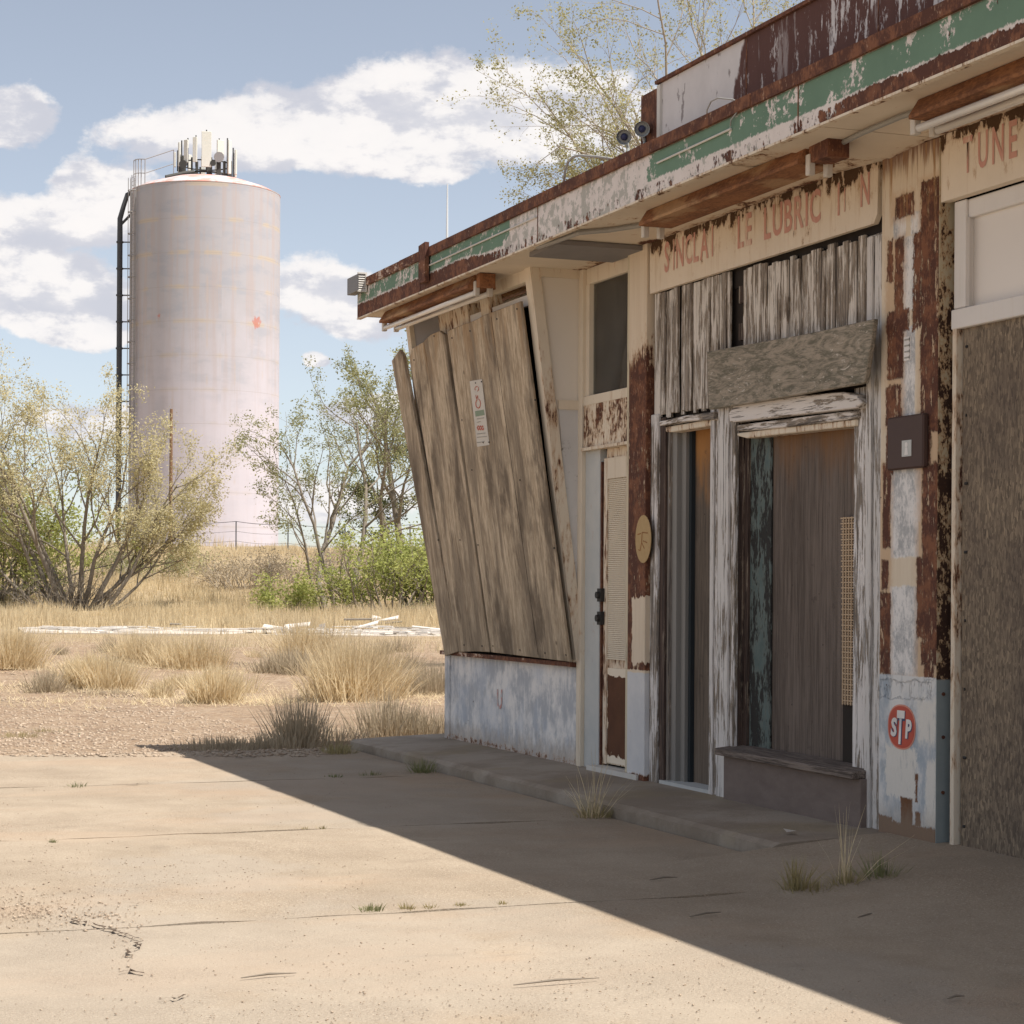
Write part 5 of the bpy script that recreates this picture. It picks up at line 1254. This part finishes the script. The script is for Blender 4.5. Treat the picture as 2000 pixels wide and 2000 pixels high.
# ------------------------------------------------------------------ plants
def leaf_mesh(name, C, size, r, flatv=.0, dirs=None, aspect=.5):
    n = len(C); a = r.normal(size=(n, 3)); a[:, 2] *= .7
    if dirs is not None: a = a*.6 + dirs
    a /= np.linalg.norm(a, axis=1)[:, None]+1e-9; b = np.cross(a, r.normal(size=(n, 3))); b /= np.linalg.norm(b, axis=1)[:, None]+1e-9
    s = size*(.55 + .9*r.random((n, 1))); C = np.asarray(C)
    V = np.stack([C - a*s, C + b*s*aspect, C + a*s, C - b*s*aspect], 1).reshape(-1, 3); F = np.arange(4*n).reshape(n, 4)
    return np_mesh(name, V, F)
def grow(seed, stems, child, twig_leaf, up=.12, wander=.25, nseg=(6, 5, 4, 3), sides=(6, 5, 4, 3), ratio=.55, spread=.75, start=.30, taper=.25):
    """stems: (base, direction, length, radius); child: children per level. returns branch MB, twig polylines"""
    r = np.random.default_rng(seed); mb = MB(); twigs = []
    stack = [(np.array(b, float), np.array(d, float)/np.linalg.norm(d), L, rad, 0) for b, d, L, rad in stems]
    while stack:
        p, d, L, rad, lv = stack.pop(); ns = nseg[min(lv, len(nseg)-1)]; pts = [p.copy()]; rads = [rad]; ds = []
        for i in range(ns):
            d = d + r.normal(size=3)*wander/ns**.5 + np.array([0, 0, up/ns]); d /= np.linalg.norm(d); p = p + d*L/ns; pts.append(p.copy()); ds.append(d.copy())
            rads.append(rad*(1-(1-taper)*(i+1)/ns))
        mb.tube(pts, rads, sides[min(lv, len(sides)-1)], cap=False)
        if lv >= len(child): twigs.append((pts, lv)); continue
        if lv == len(child)-1: twigs.append((pts[ns//2:], lv))
        n = child[lv] if not isinstance(child[lv], tuple) else int(r.integers(child[lv][0], child[lv][1]+1))
        for i in range(n):
            t = start + (1-start)*(i + r.random())/n; x = t*ns; k = min(int(x), ns-1); q = pts[k]*(1-(x-k)) + pts[k+1]*(x-k)
            o = r.normal(size=3); o -= ds[k]*np.dot(o, ds[k]); o /= np.linalg.norm(o)+1e-9
            sp = spread*(.6 + .7*r.random()); nd = ds[k]*cos(sp) + o*sin(sp)
            stack.append((q, nd, L*ratio*(1.15-.45*t)*(.75+.5*r.random()), rads[k]*.55, lv+1))
    return mb, twigs
def leaves_on(twigs, per, jitter, r, keep=None):
    C = []; D = []
    for pts, lv in twigs:
        n = r.poisson(per) if np.isscalar(per) else r.poisson(per[min(lv, len(per)-1)])
        for _ in range(n):
            x = (r.random()**.7)*(len(pts)-1); k = min(int(x), len(pts)-2); C.append(pts[k]*(1-(x-k)) + pts[k+1]*(x-k)); D.append(pts[k+1]-pts[k])
    C = np.array(C); D = np.array(D); D /= np.linalg.norm(D, axis=1)[:, None]+1e-9
    C = C + r.normal(size=C.shape)*jitter
    if keep is not None: m = keep(C); C, D = C[m], D[m]
    return C, D
def plant(name, base, label, cat, mb, leafs, barkm, leafm, group=None, wood='trunk', crown='crown'):
    t = thing(name, tuple(float(v) for v in base), label, cat, group)
    if mb is not None: part(wood, mb, barkm, t, smooth=True)
    if leafs is not None: link(crown, leafs, leafm, t)
    return t
def gpt(U, V, Z): p = PD(U, V, Z); p[2] = float(ground_z(p[0], p[1])); return p
cs = lambda a, e: _r0*a + FW*e        # sideways / away, in the view's axes

# left tree: many stems fanning from one foot
def left_tree():
    r = np.random.default_rng(31); B = gpt(74, 606, 84); stems = []
    for sx_, L, lean, rad in ((-.95, 6.9, .62, .10), (-.6, 7.6, .50, .12), (-.35, 8.2, .30, .13), (-.1, 7.6, .10, .11), (.15, 7.6, -.06, .12), (.4, 6.8, -.30, .11), (.75, 6.6, -.62, .12), (1.2, 6.0, -1.0, .11), (1.35, 4.6, -1.75, .08), (.0, 6.8, .22, .10), (.5, 6.0, -.75, .09), (-1.1, 5.6, 1.0, .08), (1.0, 5.4, -.4, .08)):
        stems.append((B + cs(sx_, r.uniform(-.6, .6)) + np.array([0, 0, -.1]), _r0*(-lean) + FW*r.uniform(-.35, .35) + np.array([0, 0, 1.0]), L*r.uniform(.92, 1.05), rad))
    mb, tw = grow(32, stems, (7, 5, 3), None, up=.22, wander=.32, ratio=.46, spread=.62, start=.28)
    C, D = leaves_on(tw, (0, 0, 26, 32), .17, r)
    return plant('tree', B, 'broad many stemmed tree with sparse olive yellow foliage, left of the water tower', 'tree', mb, leaf_mesh('crown', C, .048, r, dirs=D*.5), M['bark'], M['leaf_olive'])
left_tree()
# low tangle of dead twigs at its foot
def brush(name, B, n, L, w, seed, label, mat, barkm, per, size, group=None, spread=.8, leafj=.12):
    r = np.random.default_rng(seed); stems = []
    for i in range(n):
        a = r.uniform(0, 6.28); q = r.random()**.5*w*.5
        stems.append((B + cs(q*cos(a), q*sin(a)*.7) + np.array([0, 0, -.05]), _r0*(q*cos(a)/w*1.6 + r.normal()*.35) + FW*r.normal()*.4 + np.array([0, 0, .8 + .4*r.random()]), L*r.uniform(.6, 1.1), .022*L/1.5))
    mb, tw = grow(seed+1, stems, (5, 4), None, up=.08, wander=.4, nseg=(4, 3, 3), sides=(4, 3, 3), ratio=.5, spread=spread, start=.25)
    lf = None
    if per: C, D = leaves_on(tw, per, leafj, r); lf = leaf_mesh('foliage', C, size, r, dirs=D*.5)
    return plant(name, B, label, 'bush', mb, lf, barkm, mat, group, 'stems', 'foliage')
brush('dead_brush', gpt(72, 604, 83), 60, 1.9, 3.6, 5, 'grey tangle of dead twigs around the foot of the left tree', None, M['bark'], 0, 0)
# bright green bush at the left edge
brush('green_bush', gpt(-22, 602, 87), 34, 5.0, 3.6, 9, 'bright green bush behind the left tree at the edge of the picture', M['leaf_green'], M['bark'], (0, 22, 28), .075, leafj=.22)
brush('green_bush', gpt(-60, 602, 95), 26, 5.0, 6.4, 10, 'bright green bush further along the embankment foot', M['leaf_green'], M['bark'], (0, 16, 18), .085, leafj=.22)
# thin trees between tower and station
def thin_tree(seed, U, V, Z, stems_, child, per, size, label, leafm, barkm, group=None, **kw):
    r = np.random.default_rng(seed); B = gpt(U, V, Z); S = [(B + cs(a, e), _r0*lx + FW*r.uniform(-.25, .25) + np.array([0, 0, 1.0]), L, rad) for a, e, lx, L, rad in stems_]
    mb, tw = grow(seed+1, S, child, None, **kw); C, D = leaves_on(tw, per, .14, r)
    return plant('tree', B, label, 'tree', mb, leaf_mesh('crown', C, size, r, dirs=D*.5), barkm, leafm, group)
thin_tree(41, 330, 603, 86, [(-.15, 0, -.28, 8.2, .15), (.55, .3, .10, 8.6, .14), (.25, -.3, -.10, 7.6, .11), (-.4, .2, -.55, 5.8, .08)], (8, 5, 3), (0, 0, 17, 18), .05, 'slender loose crowned tree with two grey trunks, right of the water tower', M['leaf_pale'], M['bark'], up=.25, wander=.34, ratio=.44, spread=.68, start=.32)
thin_tree(43, 402, 590, 96, [(.0, 0, .02, 9.6, .22), (.9, .4, .16, 10.4, .2), (-.3, .2, -.36, 9.4, .15), (1.8, .2, .3, 9, .15)], (8, 5, 3), (0, 0, 22, 24), .058, 'tall forked tree partly hidden behind the leaning boards', M['leaf_pale'], M['bark'], up=.25, wander=.32, ratio=.43, spread=.66, start=.3)
thin_tree(45, 425, 585, 104, [(.0, 0, .0, 6.8, .18), (1, 0, .2, 6.4, .15), (2, 0, .1, 6.8, .15), (-1.2, 0, -.3, 5.0, .12)], (8, 5, 3), (0, 0, 30, 30), .07, 'dense dark green tree low behind the forked tree', M['leaf_dark'], M['bark'], up=.15, wander=.34, ratio=.46, spread=.8, start=.2)
thin_tree(47, 472, 590, 108, [(.0, 0, .0, 10, .2), (1.5, 0, .2, 9, .2), (-1, 0, -.2, 9.5, .2)], (8, 5, 3), (0, 0, 10, 10), .09, 'tree hidden behind the office corner of the station', M['leaf_pale'], M['bark'], up=.2, wander=.34, ratio=.46, spread=.8, start=.25)
brush('green_bush', gpt(404, 612, 82), 32, 3.3, 3.8, 13, 'large bright green bush beside the boarded window, behind the debris', M['leaf_green'], M['bark'], (0, 8, 11), .07, leafj=.16)
brush('green_bush', gpt(448, 612, 84), 30, 3.0, 4.2, 14, 'bright green bush hidden by the office corner', M['leaf_green'], M['bark'], (0, 17, 20), .075, leafj=.18)
brush('green_bush', gpt(291, 612, 83), 16, 1.3, 2.0, 15, 'low green bush left of the slender trunks', M['leaf_green'], M['bark'], (0, 6, 8), .06, leafj=.12)
brush('dry_bush', gpt(243, 580, 97), 46, 1.7, 3.2, 17, 'grey leafless bush on the straw covered slope below the tower', M['straw_grey'], M['bark_pale'], (0, 3, 3), .05)
brush('dry_bush', gpt(283, 568, 101), 34, 1.3, 3.4, 18, 'grey twiggy bush high on the slope beside the slender tree', M['straw_grey'], M['bark_pale'], (0, 2, 2), .05)
brush('dry_bush', gpt(368, 570, 100), 44, 2.2, 5.0, 19, 'brown leafless thicket behind the bright green bush', M['straw_grey'], M['bark_pale'], (0, 2, 2), .05)
brush('dry_bush', gpt(150, 572, 100), 40, 1.6, 6.0, 20, 'grey green scrub under the right side of the left tree', M['leaf_pale'], M['bark_pale'], (0, 4, 4), .06)
# the tree behind the station roof
def roof_tree():
    r = np.random.default_rng(61); Z = 34; f = PD(712, 250, Z); B = f.copy(); B[2] = -.1; B[:2] = f[:2]
    S = [(B, np.array([.0, 0, 1]), f[2]-.2, .22)]; mb0, _ = grow(60, [(B, np.array([0, 0, 1.0]), float(f[2]), .24)], (), None, up=.3, wander=.05)
    top = np.array([B[0], B[1], f[2]-.3]); stems = []
    for lx, e, uz, L in ((-1.5, .1, .55, 2.5), (-1.15, -.2, 1.0, 3.3), (-.75, .2, 1, 4.2), (-.35, -.1, 1, 5.0), (.0, .1, 1, 5.2), (.35, -.2, 1, 5.2), (.8, .1, 1, 5.2), (1.2, .2, .9, 5.0), (-1.8, .0, .45, 1.7), (-1.7, .2, .75, 2.7), (-2.0, .1, .3, 1.5), (-1.35, .3, .85, 3.0), (-.9, -.2, .9, 3.6), (-.55, .1, 1.1, 4.6), (1.9, .1, .9, 4.6), (.55, .3, 1.1, 5.4), (1.6, -.1, 1.0, 4.8)):
        stems.append((top + cs(lx*.12, 0), _r0*lx + FW*e + np.array([0, 0, uz]), L, .042))
    mb, tw = grow(62, stems, (9, 6, 4), None, up=.14, wander=.36, ratio=.44, spread=.58, start=.18, nseg=(8, 5, 4, 3))
    nb = len(mb.v); mb.f += [tuple(i+nb for i in f_) for f_ in mb0.f]; mb.v += mb0.v
    C, D = leaves_on(tw, (0, 0, 8.5, 10.0), .05, r)
    plant('tree', B, 'wide pale twigged tree with tiny olive leaves rising behind the station roof', 'tree', mb, leaf_mesh('crown', C, .0215, r, dirs=D*.4, aspect=.55), M['bark_pale'], M['leaf_roof'])
roof_tree()

# ---- grasses
def blades(base, r, n, rad, h, lean, w, tipw=.15, droop=.25, zfun=None):
    a = r.uniform(0, 2*pi, n); q = rad*np.sqrt(r.random(n))*(.35 + .65*r.random(n)); bx = base[0] + q*np.cos(a); by = base[1] + q*np.sin(a)
    bz = (ground_z(bx, by) if zfun is None else np.full(n, zfun)) - .01
    hh = h*(.45 + .55*r.random(n))*(1.05-.35*(q/rad)); out = (q/rad)*lean + r.normal(size=n)*lean*.35; ang = a + r.normal(size=n)*.5
    dx, dy = np.cos(ang)*out, np.sin(ang)*out; sa = r.uniform(0, 2*pi, n); px_, py_ = np.cos(sa)*w*.5, np.sin(sa)*w*.5
    def pt(t, k): 
        s = t + droop*t*t; return np.stack([bx + dx*s*hh, by + dy*s*hh, bz + hh*(t - .25*np.abs(out)*t*t)], -1), k
    V = []
    for t, k in ((0, 1), (.5, .8), (1, tipw)):
        c, kk = pt(t, k); o = np.stack([px_*kk, py_*kk, np.zeros(n)], -1); V += [c-o, c+o]
    V = np.stack(V, 1).reshape(-1, 3); i = 6*np.arange(n)[:, None]; F = np.concatenate([i + np.array([[0, 1, 3, 2]]), i + np.array([[2, 3, 5, 4]])], 0)
    return V, F
def clump(name, U, V, rad, h, n, label, mat, seed, cat='grass clump', group=None, lean=.5, w=.010, zfun=None, sub=1):
    r = np.random.default_rng(seed); x, y = PG(U, V, 0.0 if zfun is None else zfun); allV = []; allF = []; nb = 0
    for k in range(sub):
        a = r.uniform(0, 6.28); d = rad*.55*(k > 0)*r.random(); b = (x + d*cos(a)*1.3, y + d*sin(a))
        v, f = blades(b, r, n//sub, rad*(1 if sub == 1 else .62), h*r.uniform(.8, 1.08), lean, w, zfun=zfun); allV.append(v); allF.append(f+nb); nb += len(v)
    o = link(name, np_mesh(name, np.concatenate(allV), np.concatenate(allF)), mat); o['label'] = label; o['category'] = cat
    if group: o['group'] = group
    if (h < .25 and rad >= .4) or (h < .1 and rad >= .2): o['kind'] = 'stuff'
    return o
GR = 'straw clumps on the gravel'
# tall straw clumps on the gravel (foot positions read off the photograph)
for i, (U, V, rad, h, n, lab) in enumerate((
    (215, 700, .34, .60, 1100, 'compact straw clump nearest the concrete, between the two broad ones'),
    (92, 686, .80, .62, 2400, 'broad straw clump left of the compact one'),
    (352, 696, .82, .98, 2600, 'large spreading straw clump in front of the office corner'),
    (16, 668, .8, .95, 1600, 'tall straw clump at the left edge of the gravel'),
    (140, 664, .85, .85, 1300, 'straw clump in the second row, above the gap between two clumps'),
    (200, 667, .9, .82, 1400, 'straw clump behind the compact nearest one'),
    (178, 686, .35, .34, 420, 'small low straw tuft touching the compact clump'),
    (325, 668, .7, 1.15, 1100, 'tall thin straw clump behind the large spreading one'),
    (275, 672, .8, .50, 1000, 'low greyish straw clump in the shade between clumps'))):
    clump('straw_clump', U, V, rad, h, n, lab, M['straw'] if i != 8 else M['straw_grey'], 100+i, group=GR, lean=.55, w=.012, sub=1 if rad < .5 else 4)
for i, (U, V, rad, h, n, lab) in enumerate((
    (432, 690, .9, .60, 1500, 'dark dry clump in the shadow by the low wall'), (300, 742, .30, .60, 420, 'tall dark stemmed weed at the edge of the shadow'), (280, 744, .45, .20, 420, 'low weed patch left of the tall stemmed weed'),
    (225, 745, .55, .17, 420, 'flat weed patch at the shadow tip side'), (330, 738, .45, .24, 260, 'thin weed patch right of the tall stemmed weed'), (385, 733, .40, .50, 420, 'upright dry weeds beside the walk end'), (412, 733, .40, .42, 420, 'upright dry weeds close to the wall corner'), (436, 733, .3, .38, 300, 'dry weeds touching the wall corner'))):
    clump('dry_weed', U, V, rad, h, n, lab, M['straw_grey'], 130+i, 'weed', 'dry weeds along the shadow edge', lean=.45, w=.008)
for i, (U, V, rad, h, n, lab, mt) in enumerate((
    (338, 753, .17, .14, 260, 'olive grass tuft at the far end of the walk kerb', 'weed'), (423, 772, .13, .16, 120, 'green leafy weed against the walk kerb', 'weed_green'),
    (373, 775, .10, .05, 50, 'flat weed in the second joint', 'weed_green'), (335, 776, .08, .04, 40, 'tiny flat weed in the second joint', 'weed_green'),
    (591, 817, .10, .55, 34, 'very tall thin straw stalks at the kerb foot', 'straw'), (596, 816, .16, .10, 170, 'low dry tuft at the kerb foot under the tall stalks', 'weed'),
    (797, 892, .07, .20, 90, 'dry tuft left in the joint past the walk end', 'weed'), (812, 893, .14, .09, 160, 'low matted tuft in the joint past the walk end', 'weed'), (846, 891, .07, .16, 90, 'rounded tuft in the middle of the joint past the walk end', 'weed'), (843, 890, .05, .48, 16, 'tall thin straw stalks in the joint past the walk end', 'straw'),
    (880, 888, .08, .20, 150, 'bushy green grass tuft near the pillar', 'weed_green'),
    (372, 909, .07, .045, 80, 'small green weed in the sunlit joint', 'weed_green'), (408, 908, .045, .04, 34, 'second small weed in the sunlit joint', 'weed'), (430, 907, .05, .035, 34, 'third small weed in the sunlit joint', 'weed'), (460, 905, .03, .03, 40, 'faint weed in the sunlit joint', 'weed'), (503, 903, .03, .03, 40, 'last weed in the sunlit joint near the shadow', 'weed'),
    (76, 786, .08, .05, 36, 'small weed on the left slab', 'weed_green'), (53, 842, .035, .04, 30, 'tiny green weed on the sunlit slab', 'weed_green'), (305, 828, .04, .03, 24, 'tiny weed in the third joint', 'weed'), (322, 828, .035, .03, 20, 'tiny weed in the third joint by the shadow', 'weed'),
    (20, 733, .30, .08, 160, 'flat dry weed on the left gravel', 'weed'), (48, 728, .2, .07, 80, 'flat dry sprig on the left gravel', 'weed'), (60, 690, .5, .14, 260, 'low weed mat in front of the left clumps', 'straw_grey'), (110, 692, .6, .12, 300, 'trailing mat below the broad straw clump', 'straw_grey'))):
    onwalk = 0.0
    clump('weed', U, V, rad, h, n, lab, M[mt], 160+i, 'weed', 'weeds in the joints and gravel', lean=.75, w=.005, zfun=.004 if V > 752 else None)
rcl = random.Random(91)
for i, (U, V, lab) in enumerate(((60, 655, 'small straw tuft behind the left clumps'), (110, 650, 'small straw tuft near the old slab, left'), (255, 655, 'small straw tuft near the old slab, middle'), (240, 690, 'stray tuft just right of the compact clump'), (300, 660, 'ragged tuft behind the spreading clump, left side'), (385, 655, 'ragged tuft behind the spreading clump, right side'), (410, 668, 'ragged dry tuft near the office corner'), (45, 690, 'stray tuft in front of the broad clump'), (160, 695, 'stray tuft between the broad and compact clumps'), (400, 650, 'thin tuft by the old slab near the station'))):
    clump('straw_tuft', U, V, rcl.uniform(.18, .36), rcl.uniform(.2, .5), rcl.randint(110, 260), lab, M[rcl.choice(('straw', 'straw_grey', 'straw'))], 300+i, group='small straw tufts', lean=.7, w=.011)
# straw cover of the rough ground and the embankment
def field():
    r = np.random.default_rng(77); allV = []; allF = []; nb = 0
    def add(n, z0, z1, u0, u1, h, w, dens=None):
        nonlocal nb
        U = r.uniform(u0, u1, n); Z = z0 + (z1-z0)*r.random(n)
        x = CAM[0] + Z*FW[0] + (U-512)/FOC*Z*_r0[0]; y = Z*FW[1] + (U-512)/FOC*Z*_r0[1]
        f = np.sin(x*.45 + 1.3*np.sin(y*.31))*np.sin(y*.38 + .8*np.sin(x*.27)) + .6*np.sin(x*1.3 + y*.9)*np.sin(y*1.1 - x*.4)
        m = r.random(n) < np.clip(.55 + .5*f, .04, 1); x, y = x[m], y[m]; f = f[m]; k = len(x)
        zz = ground_z(x, y); hh = h*(.4 + .6*r.random(k))*(.75 + .35*np.clip(f, -1, 1)); a = r.uniform(0, 6.28, k); l = r.normal(size=k)*.28
        tip = np.stack([x + np.cos(a)*l*hh, y + np.sin(a)*l*hh, zz + hh], -1); s = r.uniform(0, 6.28, k); o = np.stack([np.cos(s)*w*.5, np.sin(s)*w*.5, np.zeros(k)], -1); b = np.stack([x, y, zz-.03], -1)
        V = np.stack([b-o, b+o, tip], 1).reshape(-1, 3); allV.append(V); allF.append(nb + np.arange(3*k).reshape(k, 3)); nb += len(V)
    add(70000, 64, 120, -60, 560, .72, .035)
    add(26000, 66, 80, -60, 560, .9, .03)
    add(4000, 42, 57, -60, 470, .28, .02)
    add(5000, 57, 63, -60, 470, .30, .02)
    for (U, V, rad, n) in ((215, 700, .9, 700), (92, 686, 1.7, 1500), (352, 696, 1.8, 1600), (18, 668, 1.8, 1000), (140, 664, 2.0, 1000), (200, 668, 2.2, 1000), (325, 668, 1.8, 900), (432, 690, 1.6, 800), (270, 690, 2.2, 500), (60, 700, 1.6, 500)):
        x0, y0 = PG(U, V, 0); a = r.uniform(0, 6.28, n); q = rad*r.random(n)**.8; x = x0+q*np.cos(a)*1.25; y = y0+q*np.sin(a); zz = ground_z(x, y); l = .05 + .16*r.random(n); t = r.uniform(0, 6.28, n); hz = .02 + .09*r.random(n)**2
        tip = np.stack([x+np.cos(t)*l, y+np.sin(t)*l, zz+hz], -1); b = np.stack([x, y, zz-.004], -1); o = np.stack([-np.sin(t)*.006, np.cos(t)*.006, np.zeros(n)], -1); V_ = np.stack([b-o, b+o, tip], 1).reshape(-1, 3); allV.append(V_); allF.append(nb + np.arange(3*n).reshape(n, 3)); nb += len(V_)
    link('dry_grass', np_mesh('dry_grass', np.concatenate(allV), np.concatenate(allF)), M['straw'], kind='stuff')
field()

# ---- old slab edge and bleached debris between the clumps and the embankment
def lying(name, quad, th, mat, label, cat, group=None, kind=None):
    top = np.array(quad, float); mb = MB(); mb.hexa([*(top - np.array([0, 0, th])), *top])
    o = link(name, mb.mesh(name), mat)
    if kind: o['kind'] = kind
    else:
        o['label'] = label; o['category'] = cat
        if group: o['group'] = group
    return o
def gp(U, Z, dz): p = PD(U, 600, Z); return (p[0], p[1], float(ground_z(p[0], p[1])) + dz)
zs_ = lambda U, V, h: None
lying('old_slab_pavement', [gp(24, 57.5, .05), gp(478, 57.5, .06), gp(478, 63.5, .12), gp(18, 63.5, .10)], .35, M['strip'], None, None, kind='structure')
rd = random.Random(15)
for i, (u0, u1, Z, h, lab) in enumerate(((262, 285, 62.6, .16, 'bleached white board left of the debris middle'), (284, 310, 63.2, .20, 'bleached white board crossing the debris middle'), (319, 325, 63, .28, 'lump of white debris standing above the boards'), (352, 378, 62.2, .15, 'long white board right of the debris lump'),
        (412, 447, 62.3, .17, 'white board lying against the station corner'), (372, 381, 70, .30, 'white chunk thrown on the grass slope'), (378, 398, 69, .22, 'bleached board below the white chunk'))):
    d = rd.uniform(.25, .6); a, b = gp(u0, Z, h), gp(u1, Z + rd.uniform(-.5, .5), h + rd.uniform(-.06, .08)); sz = FW*d
    lying('debris_board', [a, b, tuple(np.array(b)+sz+np.array([0, 0, rd.uniform(-.05, .10)])), tuple(np.array(a)+sz+np.array([0, 0, rd.uniform(-.05, .1)]))], .035 if i not in (2, 5) else .14, M['whitedebris'], lab, 'debris board', 'bleached boards on the old slab')
for i, (u0, u1, Z, h) in enumerate(((268, 300, 62, .14), (344, 372, 63.5, .3), (395, 430, 61.9, .10), (380, 402, 68.4, .16), (170, 182, 62, .17))):
    a, b = gp(u0, Z, h), gp(u1, Z, h+.03); link('dark_lath', MB().tube([a, b], .035, 5).mesh('dark_lath'), M['bark'], label=('dark lath under the white boards', 'dark lath sticking from the debris right of the lump', 'dark lath before the slab near the station', 'dark lath below the white chunk', 'dark lath on the old slab behind the compact clump')[i], category='lath', group='dark laths in the debris')
fr_ = MB(); rf = random.Random(44)
for i in range(420):
    U = rf.choice((rf.uniform(36, 130), rf.uniform(250, 330), rf.uniform(340, 445), rf.uniform(60, 440))); Z = rf.uniform(58, 63.5); p = np.array(gp(U, Z, .085)); a = rf.uniform(-.4, .4) + (pi/2 if rf.random() < .2 else 0); l = rf.uniform(.06, .55); w = rf.uniform(.03, .12)
    d = np.array([cos(a)*_r0[0]-sin(a)*_r0[1], cos(a)*_r0[1]+sin(a)*_r0[0], rf.uniform(-.02, .03)]); e = np.array([-d[1], d[0], 0]); h_ = np.array([0, 0, rf.uniform(.015, .04)])
    q = [p-d*l-e*w, p+d*l-e*w, p+d*l+e*w, p-d*l+e*w]; fr_.hexa([*q, *[k_+h_ for k_ in q]])
struct('white_debris', fr_, M['whitedebris'], kind='stuff')
# small litter on the concrete
for i, (U, V, l, a, lab) in enumerate(((269, 976, .10, .1, 'thin dark twig on the sunlit slab below the cracks'), (557, 982, .16, .05, 'dark twig on the sunlit slab bottom centre'), (868, 916, .07, .4, 'small dark leaf scrap in the shadow'), (1004, 932, .10, -.3, 'dark twig at the right edge'), (706, 915, .09, .3, 'thin dark twig in the shadow by the joint'), (956, 998, .04, .2, 'black pebble in the lower right shadow'), (664, 879, .08, .2, 'dark scrap in the shaded joint'))):
    x, y = PG(U, V, .008); link('twig', MB().tube([(x-l*cos(a), y-l*sin(a), .010), (x, y, .016), (x+l*cos(a), y+l*sin(a)*1.4, .010)], [.002, .0045, .0015], 5).mesh('twig'), M['bark'], label=lab, category='twig', group='twigs on the concrete')
x, y = PG(895, 829, .11); link('white_lath', MB().hexa([(x-.02, y-.28, .10), (x+.0, y-.28, .10), (x+.0, y+.3, .10), (x-.02, y+.3, .10), (x-.02, y-.28, .112), (x+.0, y-.28, .112), (x+.0, y+.3, .112), (x-.02, y+.3, .112)]).mesh('white_lath'), M['whitewood2'], label='thin white lath lying at the foot of the pillar', category='lath')
x, y = PG(790, 832, .10); sc = MB()
rq = random.Random(3)
link('paper_scrap', MB().poly([(x-.03, y-.02, .103), (x+.02, y-.03, .11), (x+.035, y+.03, .104), (x-.02, y+.035, .115)]).mesh('paper_scrap'), M['paper'], label='crumpled pale scrap on the walk under the boarded window', category='scrap')
for o in list(bpy.data.objects):
    if o.type == 'MESH' and not o.data.materials: o.data.materials.append(M['dark'])
